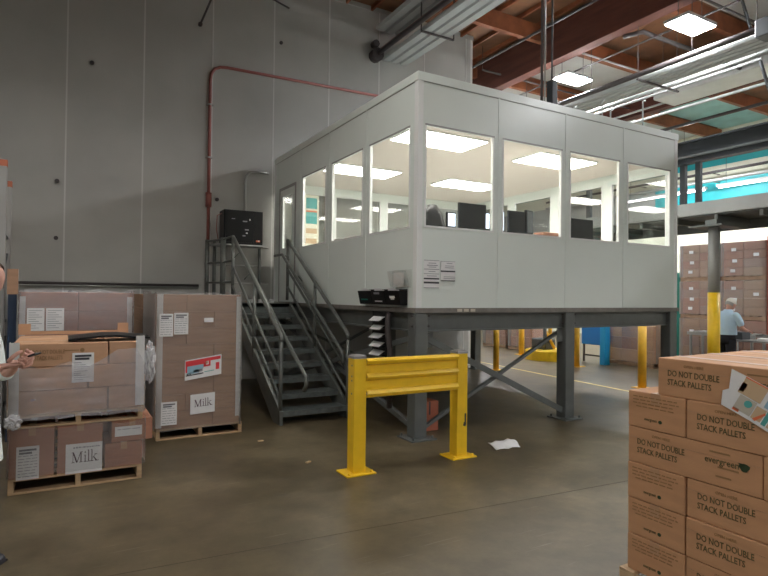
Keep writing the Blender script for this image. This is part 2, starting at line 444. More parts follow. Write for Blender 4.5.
for x in (4.10, 4.20, 4.30): k.box(x, x+.07, OY0-.004, OY0, 1.468, 1.500)
pieces(k, 'sticker', M['beige'], pf)

# ------------------------------------------------------------------ office
of = thing('modular_office', 'white panel office with a band of windows raised on the steel platform', 'office', (6, 8, 1.512))
FZ, SZ, HZ, TZ = 1.512, 2.45, 3.655, 4.25
T = .03
def panel_x(x0, x1, y, out, wx0, wx1, name='wall_panel'):
    """wall panel in an X-running wall with a window; out = -1 when the outside is towards -Y"""
    ya, yb = (y, y+T) if out < 0 else (y-T, y)
    k = MB()
    k.box(x0, x1, ya, yb, FZ, SZ); k.box(x0, x1, ya, yb, HZ, TZ-.10)
    k.box(x0, wx0, ya, yb, SZ, HZ); k.box(wx1, x1, ya, yb, SZ, HZ)
    yo = ya if out < 0 else yb
    if x1 < 8.3: k.box(x1-.012, x1+.012, min(yo, yo+out*.006), max(yo, yo+out*.006), FZ, TZ-.10, 0)
    p = k.build(name, [M['white'], M['trimw']], of)
    frame_x(wx0, wx1, ya, yb, p)
def frame_x(wx0, wx1, ya, yb, p):
    k = MB(); f = .022
    for a in ((wx0, wx0+f, SZ, HZ), (wx1-f, wx1, SZ, HZ), (wx0+f, wx1-f, SZ, SZ+f), (wx0+f, wx1-f, HZ-f*.6, HZ)):
        k.box(a[0], a[1], ya-.006, yb+.006, a[2], a[3])
    k.build('window_frame', M['trimw'], p)
    k = MB(); k.box(wx0, wx1, (ya-.009 if ya < 7 else yb+.006), (ya-.006 if ya < 7 else yb+.009), HZ-.018, HZ+.004); k.build('window_shadow_trim', M['rackgrey'], p)  # grey strip drawn in for the shadow and trim line at window top
    k = MB(); ym = ya+.006 if ya < 7 else yb-.006; k.box(wx0+f, wx1-f, ym-.003, ym+.003, SZ+f, HZ-f*.6); k.build('pane', M['glass'], p)
def panel_y(y0, y1, x, out, wy0, wy1):
    xa, xb = (x, x+T) if out < 0 else (x-T, x)
    k = MB()
    k.box(xa, xb, y0, y1, FZ, SZ); k.box(xa, xb, y0, y1, HZ, TZ-.10)
    k.box(xa, xb, y0, wy0, SZ, HZ); k.box(xa, xb, wy1, y1, SZ, HZ)
    xo = xa if out < 0 else xb
    if y1 < 10: k.box(min(xo, xo+out*.006), max(xo, xo+out*.006), y1-.012, y1+.012, FZ, TZ-.10, 0)
    p = k.build('wall_panel', [M['white'], M['trimw']], of)
    k = MB(); f = .022
    for a in ((wy0, wy0+f, SZ, HZ), (wy1-f, wy1, SZ, HZ), (wy0+f, wy1-f, SZ, SZ+f), (wy0+f, wy1-f, HZ-f*.6, HZ)):
        k.box(xa-.006, xb+.006, a[0], a[1], a[2], a[3])
    k.build('window_frame', M['trimw'], p)
    k = MB(); k.box((xa-.009 if xa < 6 else xb+.006), (xa-.006 if xa < 6 else xb+.009), wy0, wy1, HZ-.018, HZ+.004); k.build('window_shadow_trim', M['rackgrey'], p)  # same drawn-in shadow and trim line on the Y-running walls
    k = MB(); xm = xa+.006 if xa < 6 else xb-.006; k.box(xm-.003, xm+.003, wy0+f, wy1-f, SZ+f, HZ-f*.6); k.build('pane', M['glass'], p)
fx = [3.60, 4.745, 5.935, 7.125, 8.34]
wins = [(3.629, 4.671), (4.802, 5.864), (6.008, 7.039), (7.206, 8.229)]
YF = 5.465
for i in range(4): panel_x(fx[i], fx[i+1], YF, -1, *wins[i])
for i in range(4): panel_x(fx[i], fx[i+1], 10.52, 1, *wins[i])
XF = 3.535
fy = [5.535, 6.74, 7.965, 9.16]
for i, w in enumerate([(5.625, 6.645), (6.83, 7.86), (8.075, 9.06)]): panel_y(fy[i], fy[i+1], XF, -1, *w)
fy2 = [5.535, 6.77, 8.0, 9.23, 10.45]
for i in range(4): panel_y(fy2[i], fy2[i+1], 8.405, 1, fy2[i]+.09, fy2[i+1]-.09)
# door panel in the left wall
k = MB(); k.box(XF, XF+T, 9.16, 9.40, FZ, TZ-.1); k.box(XF, XF+T, 10.20, 10.45, FZ, TZ-.1); k.box(XF, XF+T, 9.40, 10.20, 3.60, TZ-.1)
dp = k.build('wall_panel', M['white'], of)
k = MB(); k.box(XF-.012, XF+T, 9.37, 9.415, FZ, 3.63); k.box(XF-.012, XF+T, 10.185, 10.23, FZ, 3.63); k.box(XF-.012, XF+T, 9.415, 10.185, 3.59, 3.63)
k.build('door_frame', M['rackgrey'], dp)
k = MB(); k.box(XF-.005, XF+.035, 9.42, 10.18, FZ+.01, 2.5); k.box(XF-.005, XF+.035, 9.42, 9.55, 2.5, 3.58); k.box(XF-.005, XF+.035, 10.05, 10.18, 2.5, 3.58); k.box(XF-.005, XF+.035, 9.55, 10.05, 3.46, 3.58)
d = k.build('door', M['white'], of)
k = MB(); k.box(XF+.01, XF+.016, 9.55, 10.05, 2.5, 3.46); k.build('pane', M['glass'], d)
k = MB(); k.tube([(XF+.015, 9.50, 2.48), (XF-.04, 9.50, 2.48), (XF-.04, 9.62, 2.48)], .011); k.build('handle', M['conduit'], d)
# corner posts, trims
for x, y in ((XF, YF), (8.34, YF), (XF, 10.45), (8.34, 10.45)):
    k = MB(); w = .07
    k.box(x-.006, x+w, y-.006, y+w+.005, FZ, TZ-.1, 0, .006); k.build('corner_post', M['trimw'], of)
k = MB(); zt = TZ-.10
k.box(XF-.012, 8.417, YF-.012, YF+.07, zt, TZ); k.box(XF-.012, 8.417, 10.45, 10.532, zt, TZ); k.box(XF-.012, XF+.07, YF+.07, 10.45, zt, TZ); k.box(8.335, 8.417, YF+.07, 10.45, zt, TZ)
k.build('roof_trim', M['white'], of)
k = MB()
k.box(XF-.004, 8.41, YF-.004, YF, zt-.008, zt); k.box(XF-.004, XF, YF, 10.5, zt-.008, zt); k.build('trim_joint', M['rackgrey'], of)
k = MB(); k.box(XF+.03, 8.375, YF+.03, 10.49, 4.17, 4.22); k.build('roof', M['white'], of)
k = MB(); k.box(XF+.03, 8.375, YF+.03, 10.49, 3.82, 3.85); k.build('inner_ceiling', mat('office_ceiling', (.86, .78, .71), .7), of)
k = MB(); k.box(XF+.03, 8.375, YF+.03, 10.49, FZ, FZ+.03); k.build('inner_floor', M['rackgrey'], of)
for i, (x, y) in enumerate(((4.50, 6.42), (4.50, 8.72), (6.76, 6.45), (6.76, 8.72))):
    nm = ['nearest the front left corner', 'at the back left behind the side windows', 'above the right hand monitors', 'back right one'][i]
    t = thing('office_ceiling_light', 'rectangular light panel in the office ceiling, '+nm, 'ceiling light', (x, y, 3.795), 'light panels in the office ceiling')
    k = MB(); k.box(x-.62, x+.62, y-.32, y+.32, 3.797, 3.82); k.build('frame', M['trimw'], t)
    k = MB(); k.box(x-.60, x+.60, y-.30, y+.30, 3.790, 3.797); k.build('diffuser', M['panel'], t)

# office furniture seen through the panes
t = thing('office_desk', 'long white desk under the front office windows holding the monitors', 'desk', (6.2, 6.55, FZ+.03))
k = MB(); k.box(4.3, 8.2, 6.20, 6.95, 2.24, 2.28, 0, .006); k.build('desktop', M['offin'], t)
for x in (4.35, 6.2, 8.1):
    for y in (6.25, 6.85):
        k = MB(); k.box(x, x+.05, y, y+.05, FZ+.03, 2.24); k.build('leg', M['gsteel'], t)
def monitor(x, y, w, h, zc, rz, scr, label):
    t = thing('monitor', label, 'monitor', (x, y, 2.28), 'monitors on the office desk')
    k = MB(); k.box(x-w/2, x+w/2, y-.02, y+.02, zc-h/2, zc+h/2, 0, .008); a = k.build('housing', M['black'], t)
    k = MB(); k.box(x-w/2+.02, x+w/2-.02, y-.026, y-.0201, zc-h/2+.02, zc+h/2-.02); k.build('screen', scr, t)
    k = MB(); k.box(x-.03, x+.03, y+.02, y+.045, 2.29, zc); k.box(x-.12, x+.12, y-.08, y+.10, 2.28, 2.295, 0, .004); k.build('stand', M['black'], t)
    t.rotation_euler = (0, 0, rz)
MY = 6.42
monitor(5.085, MY, .49, .36, 2.80, 0, M['black'], 'large dark monitor behind the corner front window, with bright screens on both sides')
monitor(4.80, MY+.12, .16, .22, 2.74, 0, M['mon'], 'narrow bright screen left of the large dark monitor in the office')
monitor(5.43, MY+.12, .15, .26, 2.77, 0, M['mon'], 'narrow bright screen right of the large dark monitor in the office')
monitor(5.71, MY+.12, .15, .32, 2.79, 0, M['mon'], 'bright screen at the left edge of the second front window')
monitor(5.925, MY, .33, .33, 2.78, 0, M['black'], 'dark monitor at the left in the second front window')
monitor(6.20, MY+.02, .19, .36, 2.80, .2, M['darkgrey'], 'narrow dark grey screen right of the monitor in the second front window')
monitor(7.32, MY, .54, .34, 2.76, 0, M['black'], 'dark monitor in the third front window of the office')
CHX, CHY = 4.60, 6.72
t = thing('office_chair', 'black high backed office chair behind the corner window', 'chair', (CHX, CHY, FZ+.03))
k = MB()
k.loft([[(CHX+dx*w, CHY+dy, z) for dx, dy in ((-1, -.03), (-.6, -.05), (.6, -.05), (1, -.03), (1, .03), (.6, .05), (-.6, .05), (-1, .03))] for z, w in ((2.1, .24), (2.4, .25), (2.66, .22), (2.84, .15), (2.96, .06))])
k.build('backrest', M['black'], t)
k = MB(); k.box(CHX-.26, CHX+.26, CHY-.45, CHY, 2.0, 2.09, 0, .03); k.build('seat', M['black'], t)
k = MB(); k.tube([(CHX, CHY-.22, 1.62), (CHX, CHY-.22, 2.0)], .03)
for a in range(5): k.bar((CHX, CHY-.22, 1.62), (CHX+.28*math.cos(a*1.257), CHY-.22+.28*math.sin(a*1.257), 1.585), .04, .03)
k.build('base', M['black'], t)
for i, (x, w, mt, lb) in enumerate(((6.58, .34, 'cardr', 'low brown box on the office desk at the foot of the second window'), (6.86, .14, 'darkgrey', 'small dark box next to the low brown box on the office desk'))):
    k = MB(); k.box(x-w/2, x+w/2, 6.35, 6.55, 2.28, 2.66, 0, .01); solo(k, 'desk_box', M[mt], lb, 'box')
for (x, z0, h, w, mt, lb) in ((7.92, 2.28, .28, .42, 'beige', 'beige tray of papers on the office desk behind the last front window'),):
    k = MB(); k.box(x-w/2, x+w/2, 6.3, 6.6, z0, z0+h, 0, .006); k.box(x-w/2+.03, x+w/2-.05, 6.32, 6.58, z0+h, z0+h+.04, 1); solo(k, 'paper_tray', [M[mt], M['paper']], lb, 'tray')
# chart on the back office wall
t = thing('wall_chart', 'tall teal and cream chart in the office seen through the window by the door', 'chart', (4.30, 10.42, 2.55))
k = MB(); k.box(4.08, 4.40, 10.40, 10.44, 2.45, 3.62); k.build('backing', M['cream'], t)
k = MB()
for z0, z1, mi in ((3.35, 3.56, 0), (3.05, 3.28, 0), (3.28, 3.31, 2), (2.86, 2.96, 1), (2.66, 2.76, 1), (2.50, 2.60, 0)):
    k.box(4.13, 4.36, 10.394, 10.40, z0, z1, mi)
k.build('print', [M['tealink'], M['tan'], M['orange']], t)
k = MB(); k.box(4.62, 5.4, 9.9, 10.4, FZ+.03, 2.75, 0, .01); k.box(4.64, 5.0, 9.885, 9.9, 1.6, 2.7, 1); k.box(5.02, 5.38, 9.885, 9.9, 1.6, 2.7, 1)
solo(k, 'storage_cabinet', [M['rackgrey'], M['duct']], 'grey two door cabinet against the back wall inside the office', 'cabinet')

# things fixed on the office
def notice(x0, x1, z0, z1, bars, label):
    t = thing('notice', label, 'notice', ((x0+x1)/2, YF-.004, z0), 'printed notices on the office front')
    k = MB(); k.box(x0, x1, YF-.010, YF-.006, z0, z1); k.build('sheet', M['paper'], t)
    k = MB()
    for (a, b_, za, zb, mi) in bars: k.box(x0+(x1-x0)*a, x0+(x1-x0)*b_, YF-.0115, YF-.010, z0+(z1-z0)*za, z0+(z1-z0)*zb, mi)
    k.build('print', [M['inkgr'], M['inkb']], t)
notice(3.627, 3.842, 1.745, 2.07, [(0, 1, .98, 1, 0), (.3, .8, .88, .905, 0), (.2, .9, .80, .83, 0), (.3, .8, .74, .765, 0), (0, 1, .66, .685, 0), (.3, .75, .58, .605, 0), (0, 1, .50, .52, 0), (.2, .85, .42, .445, 0), (0, 1, .31, .36, 1), (0, 1, .16, .225, 1), (0, 1, 0, .02, 0)], 'taller notice sheet with two heavy black bars on the white office front')
notice(3.865, 4.075, 1.83, 2.065, [(0, 1, .98, 1, 0), (.4, .8, .88, .91, 0), (.3, .9, .75, .78, 0), (.3, .9, .66, .69, 0), (0, 1, .46, .53, 1), (.2, 1, .2, .23, 0), (.2, 1, .12, .15, 0), (0, 1, 0, .04, 1)], 'shorter notice sheet with one dark middle bar, right of the taller notice')
# three black file pockets
for i in range(3):
    y1 = 6.70-i*.352; y0 = y1-.345
    t = thing('file_pocket', ['black wall file pocket with teal mark, furthest from the office corner', 'middle black wall file pocket with two small labels', 'black wall file pocket with white badge, nearest the office corner'][i], 'file holder', (XF-.09, (y0+y1)/2, 1.54), 'file pockets under the side windows')
    k = MB()
    k.prism([(XF-.006, y0, 1.54), (XF-.085, y0, 1.54), (XF-.125, y0, 1.71), (XF-.006, y0, 1.71)], (0, .006, 0))
    k.prism([(XF-.006, y1-.006, 1.54), (XF-.085, y1-.006, 1.54), (XF-.125, y1-.006, 1.71), (XF-.006, y1-.006, 1.71)], (0, .006, 0))
    k.prism([(XF-.085, y0, 1.54), (XF-.125, y0, 1.71), (XF-.131, y0, 1.71), (XF-.091, y0, 1.54)], (0, .345, 0))
    k.box(XF-.085, XF-.006, y0, y1, 1.54, 1.546); k.box(XF-.012, XF-.006, y0, y1, 1.54, 1.73)
    k.build('pocket', M['black'], t)
    def onf(k_, ya, yb, sa, sb, mi):
        P = lambda y, s: (XF-.0925-.04*s, y, 1.54+.17*s)
        k_.prism([P(ya, sa), P(yb, sa), P(yb, sb), P(ya, sb)], (-.003, 0, -.001), mi)
    k = MB()
    if i == 0: onf(k, y0+.1, y0+.28, .30, .40, 0)
    elif i == 1: onf(k, y0+.12, y0+.26, .75, .88, 2); onf(k, y0+.08, y0+.26, .20, .28, 1)
    else: onf(k, y0+.11, y0+.23, .48, .64, 1); onf(k, y0+.13, y0+.21, .38, .46, 1)
    pieces(k, 'label_mark', [M['green'], M['paper'], M['inkgr']], t)
    k = MB()
    for j in range(3):
        yy = y0+.04+.1*j
        k.prism([(XF-.035+.008*j, yy, 1.555), (XF-.105+.03*j, yy, 1.725+.01*j), (XF-.102+.03*j, yy, 1.725+.01*j), (XF-.032+.008*j, yy, 1.555)], (0, .16, 0))
    solo(k, 'paper_stack', M['paper'], ['loose papers standing in the furthest black wall pocket', 'loose papers standing in the middle black wall pocket', 'loose papers standing in the black wall pocket nearest the corner'][i], 'papers', 'papers in the wall pockets')
t = thing('brochure_holder', 'clear acrylic holder on the office side wall above the black pockets', 'holder', (XF-.05, 5.78, 1.74))
k = MB(); k.box(XF-.010, XF-.007, 5.56, 6.0, 1.75, 1.96); k.prism([(XF-.035, 5.56, 1.75), (XF-.085, 5.56, 1.95), (XF-.088, 5.56, 1.95), (XF-.038, 5.56, 1.75)], (0, .44, 0)); k.box(XF-.038, XF-.007, 5.56, 6.0, 1.747, 1.75)
k.build('shell', M['acrylic'], t)
k = MB(); k.box(XF-.030, XF-.028, 5.70, 5.94, 1.76, 1.93); k.build('sheet', M['offin'], t)
# hanging rack of five white sheets below the deck
t = thing('hanging_file_rack', 'black hanging rack with five white paper sheets below the platform edge', 'file rack', (3.42, 6.20, .90))
k = MB(); k.box(3.46, 3.475, 6.02, 6.38, .90, 1.45)
for z in range(5):
    zz = .925+z*.105
    k.prism([(3.46, 6.03, zz), (3.39, 6.03, zz-.012), (3.39, 6.03, zz-.004), (3.46, 6.03, zz+.008)], (0, .34, 0))
k.build('frame', M['black'], t)
for z in range(5):
    zz = .94+z*.105
    k = MB(); a = random.uniform(-.03, .03)
    k.prism([(3.455, 6.05, zz+.025), (3.35, 6.02+a*.5, zz-.022), (3.35, 6.28+a*.5, zz-.026), (3.455, 6.34, zz+.025)], (0, 0, .006)); k.build('sheet', M['paper'], t)
k = MB(); k.tube([(3.44, 5.93, 1.43), (3.41, 5.90, 1.36), (3.42, 5.92, 1.2), (3.43, 5.86, .95), (3.44, 5.88, .6), (3.44, 5.9, .3)], .035, 0, 8)
solo(k, 'hanging_hose', M['dpipe'], 'dark drooping hose beside the hanging white paper rack', 'hose')

# ------------------------------------------------------------------ stairs
st = thing('steel_stair', 'grey steel stair with tube railings climbing to the office door landing', 'stairs', (2.9, 8.4, 0))
SXL, SXR = 2.42, 3.36; SY0, SY1 = 6.86, 9.12; RZ = 1.5/9; RUN = (SY1-SY0)/8
for x in (SXL, SXR):
    k = MB(); k.prism([(x-.02, SY0-.02, 0), (x-.02, SY0+.24, 0), (x-.02, SY1+.02, 1.30), (x-.02, SY1+.02, 1.52), (x-.02, SY0-.02, .17)], (.04, 0, 0)); k.build('stringer', M['rail'], st)
for i in range(8):
    z = RZ*(i+1); y = SY0+i*RUN
    k = MB(); k.box(SXL+.02, SXR-.02, y, y+.30, z-.03, z, 0, .004); k.box(SXL+.02, SXR-.02, y-.004, y+.012, z-.065, z, 0)
    k.build('tread', M['tread'], st)
k = MB(); k.box(2.22, 3.49, SY1, 10.60, 1.44, 1.50); k.box(2.22, 3.49, SY1, SY1+.012, 1.28, 1.50); k.box(2.22, 2.232, SY1, 10.6, 1.28, 1.5); k.build('landing', M['tread'], st)
for x, y in ((2.27, 10.5), (2.27, 9.25), (3.4, 10.5)):
    k = MB(); k.box(x-.04, x+.04, y-.04, y+.04, 0, 1.44); k.build('landing_leg', M['rail'], st)
sl = 1.5/(SY1-SY0)
def zline(y, h): return .0+(y-SY0)*sl*(1.333/1.5)*1.0+h
sl2 = (2.60-1.12)/(9.30-6.86)
def zr(y): return 1.12+(y-6.86)*sl2
for x in (SXL, SXR):
    for y in (6.88, 8.05, 9.28):
        k = MB(); k.tube([(x, y, max(.02, (y-SY0)*sl-.05)), (x, y, zr(y))], .026, 0, 8); k.build('rail_post', M['rail'], st)
    k = MB(); k.tube([(x, 6.86, zr(6.86)-.06), (x, 6.90, zr(6.9)-.01), (x, 8, zr(8)), (x, 9.28, zr(9.28))], .029, 0, 10); k.build('top_rail', M['rail'], st)
    k = MB(); k.tube([(x, 6.88, zr(6.88)-.5), (x, 9.28, zr(9.28)-.5)], .021, 0, 8); k.build('mid_rail', M['rail'], st)
    k = MB(); k.tube([(x, 6.88, zr(6.88)-.8), (x, 9.28, zr(9.28)-.8)], .019, 0, 8); k.build('mid_rail', M['rail'], st)
    xi = x+(.075 if x == SXL else -.075)
    k = MB(); pts = [(xi, 9.35, zr(9.35)-.20), (xi, 6.42, zr(6.42)-.20+.02), (xi, 6.30, .72), (xi, 6.24, .66), (xi, 6.26, .58), (xi, 6.34, .55)]
    if x == SXL: pts = [(xi, 9.35, zr(9.35)-.14), (xi, 6.32, zr(6.32)-.05), (xi, 6.22, .70), (xi, 6.20, .60), (xi, 6.27, .52)]
    else: pts = [(xi, 9.75, zr(9.3)-.26), (xi, 9.35, zr(9.3)-.26), (xi, 6.9, zr(6.9)-.26), (xi, 6.85, zr(6.85)-.36)]
    k.tube(pts, .024, 0, 10)
    for y in (7.6, 8.6, 9.2): k.tube([(xi, y, zr(y)-.22), (x, y, zr(y)-.30)], .008, 0, 6)
    k.build('handrail', M['rail'], st)
for x, y, r in ((2.27, 10.5, .038), (2.40, 10.5, .034), (2.42, 9.95, .048), (3.24, 10.5, .03)):
    k = MB(); k.tube([(x, y, 1.5), (x, y, 2.63)], r, 0, 8); k.build('rail_post', M['rail'], st)
k = MB()
for z in (2.53, 2.18, 1.85): k.tube([(2.27, 10.52, z), (3.42, 10.52, z)], .014, 0, 8)
k.build('back_rail', M['conduit'], st)
k = MB()
for z in (2.6, 2.2, 1.85): k.tube([(2.42, 9.28, z), (2.42, 9.95, z), (2.27, 10.5, z)], .018, 0, 8)
k.build('side_rail', M['rail'], st)
k = MB()
for x in (2.95, 3.12, 3.32): k.box(x-.035, x+.035, 9.95, 10.05, 1.5, 1.56, 0, .01)
pieces(k, 'anchor', M['board'], st)
# black electronics cabinet
t = thing('black_equipment_cabinet', 'black boxy equipment cabinet with small lights on the landing by the wall', 'cabinet', (2.83, 10.25, 2.54))
k = MB(); k.box(2.47, 3.18, 10.12, 10.46, 2.545, 3.16, 0, .012); k.box(2.50, 2.98, 10.10, 10.12, 2.58, 3.13, 0); k.box(3.0, 3.16, 10.105, 10.12, 2.58, 3.13, 0); k.build('housing', M['black'], t)
k = MB()
for x, z, w, h, mi in ((2.80, 2.95, .08, .02, 0), (2.84, 2.80, .07, .02, 0), (2.80, 2.69, .05, .02, 0), (2.60, 2.99, .06, .012, 0), (2.92, 2.98, .02, .03, 1), (2.86, 2.74, .03, .02, 1), (3.08, 2.61, .03, .02, 1)):
    k.box(x, x+w, 10.092, 10.10, z, z+h, mi)
k.box(3.05, 3.12, 10.095, 10.105, 2.60, 2.63, 2)
pieces(k, 'indicator', [M['inkgr'], M['paper'], M['orange']], t)
for x in (2.55, 2.8, 3.1):
    for s_ in (0,):
        pass
k = MB(); k.tube([(2.47, 10.3, 3.1), (2.38, 10.25, 3.05), (2.37, 10.25, 2.8), (2.42, 10.3, 2.6)], .008, 0, 6); k.build('cable', M['redpipe'], t)
k = MB(); k.box(2.30, 3.22, 10.05, 10.48, 2.515, 2.54); solo(k, 'cabinet_shelf', M['conduit'], 'thin metal shelf under the black equipment cabinet', 'shelf')

# ------------------------------------------------------------------ pipes on the wall
t = thing('red_wall_conduit', 'long red brown conduit rising up the grey wall and bending right behind the office', 'conduit', (2.32, 10.87, 1.4))
PY_ = WY-.03
k = MB(); k.tube([(2.36, PY_, 1.4), (2.36, PY_, 5.68), (2.38, PY_, 5.81), (2.44, PY_, 5.91), (2.54, PY_, 5.96), (2.68, PY_, 5.98), (6.2, PY_, 6.05)], .03, 0, 8); k.build('pipe', M['redpipe'], t)
k = MB(); k.tube([(2.36, PY_, 3.28), (2.36, PY_, 3.55)], .055, 0, 8); k.build('coupling', M['redpipe'], t)
k = MB()
for z in (2.2, 4.2, 5.2): k.box(2.30, 2.42, PY_-.03, WY, z, z+.03)
k.build('clamp', M['conduit'], t)
k = MB(); k.tube([(3.05, PY_, 2.9), (3.05, PY_, 3.85), (3.07, PY_, 3.95), (3.14, PY_, 4.03), (3.25, PY_, 4.05), (3.52, PY_, 4.05)], .025, 0, 8); solo(k, 'steel_conduit', M['conduit'], 'galvanised conduit bending from the black cabinet to the office wall', 'conduit')
for i, (x, z) in enumerate([(.376, 5.59), (-.11, 3.504), (-.11, 2.551), (3.744, 6.716), (.11, 1.653), (2.52, 3.44)]):
    k = MB(); k.tube([(x, WY, z), (x, WY-.03, z)], .035, 0, 8)
    solo(k, 'wall_plug', M['dpipe'], 'small dark bolt on the grey wall, '+['high between the first and second seams', 'left of the red conduit at mid height', 'low on the left above the thin conduit', 'high above the office roof near the hanging tray', 'just below the thin conduit over the left cartons', 'beside the coupling of the red conduit'][i], 'wall bolt', 'bolts in the grey wall')
k = MB(); k.tube([(2.16, WY-.05, 6.69), (2.45, WY-.35, 7.5), (2.5, WY-.4, 7.6)], .02, 0, 6); k.tube([(2.16, WY, 6.69), (2.16, WY-.06, 6.69)], .04, 0, 6)
solo(k, 'strut', M['dpipe'], 'short dark strut slanting up the grey wall above the red conduit', 'strut')
k = MB(); k.tube([(3.2, WY-.1, 7.6), (3.9, WY-.02, 7.45)], .02, 0, 6); solo(k, 'wire_hanger', M['dpipe'], 'thin dark rod near the top of the grey wall', 'rod')

# ------------------------------------------------------------------ guardrail
gd = thing('guard_rail', 'yellow steel guard rail with two posts standing in front of the office', 'guard rail', (3.0, 4.72, 0))
for x in (2.405, 3.585):
    k = MB(); k.box(x-.065, x+.065, 4.655, 4.785, .015, 1.065, 0, .006)
    c = k.build('post', M['yellow'], gd)
    k = MB(); k.box(x-.15, x+.15, 4.60, 4.84, 0, .015, 0, .003)
    for i in (-1, 1): k.tube([(x+i*.115, 4.63, .015), (x+i*.115, 4.63, .035)], .013, 0, 6)
    k.build('foot_plate', M['yellow'], c)
    k = MB(); k.loft([[(x+dx*.068*s_, 4.72+dy*.068*s_, z) for dx, dy in ((-1, -1), (1, -1), (1, 1), (-1, 1))] for z, s_ in ((1.065, 1), (1.085, .95), (1.098, .6))], smooth=False); k.build('post_cap', M['capg'], c)
# corrugated rail: profile in y-z
k = MB()
pr = []
zz = [(.695, .00), (.705, -.035), (.735, -.050), (.765, -.035), (.775, -.005), (.855, -.005), (.865, -.030), (.89, -.045), (.915, -.030), (.925, -.005), (1.0, -.005), (1.01, -.035), (1.04, -.050), (1.065-.01, -.035), (1.062, .0)]
poly = [(2.47, 4.675+dy, z) for z, dy in zz]+[(2.47, 4.675+.02+dy, z) for z, dy in reversed(zz)]
k.prism(poly, (1.05, 0, 0)); k.build('rail_beam', M['yellow'], gd)
k = MB()
for z in (.74, .86, .90, 1.0): k.tube([(2.355, 4.70, z), (2.338, 4.70, z)], .010, 0, 6)
pieces(k, 'bolt', M['capg'], gd)
k = MB(); k.box(3.60, 3.63, 4.650, 4.656, .32, .36, 0, 0, (0, .3, 0)); k.box(3.615, 3.630, 4.650, 4.656, .36, .45); k.build('scuff', M['dpipe'], gd)

# ------------------------------------------------------------------ pallets, cartons
def pallet(x0, x1, y0, y1, z0, label, group='wooden pallets', h=.125, wd='wood'):
    t = thing('wooden_pallet', label, 'pallet', ((x0+x1)/2, (y0+y1)/2, z0), group)
    n = 6; w = .09
    for i in range(n):
        y = y0+(y1-y0-w)*i/(n-1); k = MB(); k.box(x0, x1, y, y+w, z0+h-.018, z0+h, 0, .002); k.build('deck_board', M[wd], t)
    for i in range(3):
        y = y0+(y1-y0-w)*i/2; k = MB(); k.box(x0, x1, y, y+w, z0, z0+.016, 0, .002); k.build('bottom_board', M[wd], t)
    for i in range(3):
        x = x0+(x1-x0-.04)*i/2; k = MB(); k.box(x, x+.04, y0, y1, z0+.016, z0+h-.018, 0, .002); k.build('stringer', M[wd], t)
    return t
def carton(x0, x1, y0, y1, z0, z1, label, m='card', group=None, seam='x', name='carton'):
    t = thing(name, label, 'box', ((x0+x1)/2, (y0+y1)/2, z0), group)
    g = .003
    k = MB(); k.box(x0+g, x1-g, y0+g, y1-g, z0, z1-.002, 0, .006); k.build('body', M[m], t)
    k = MB()
    if seam == 'x':
        ym = (y0+y1)/2; k.box(x0+g-.0012, x1-g+.0012, ym-.025, ym+.025, z1-.002, z1-.0008); k.box(x0+g-.0012, x0+g, ym-.025, ym+.025, z1-.06, z1-.002); k.box(x1-g, x1-g+.0012, ym-.025, ym+.025, z1-.06, z1-.002)
    else:
        xm = (x0+x1)/2; k.box(xm-.025, xm+.025, y0+g-.0012, y1-g+.0012, z1-.002, z1-.0008); k.box(xm-.025, xm+.025, y0+g-.0012, y0+g, z1-.06, z1-.002)
    k.build('tape', M['tape'], t)
    return t

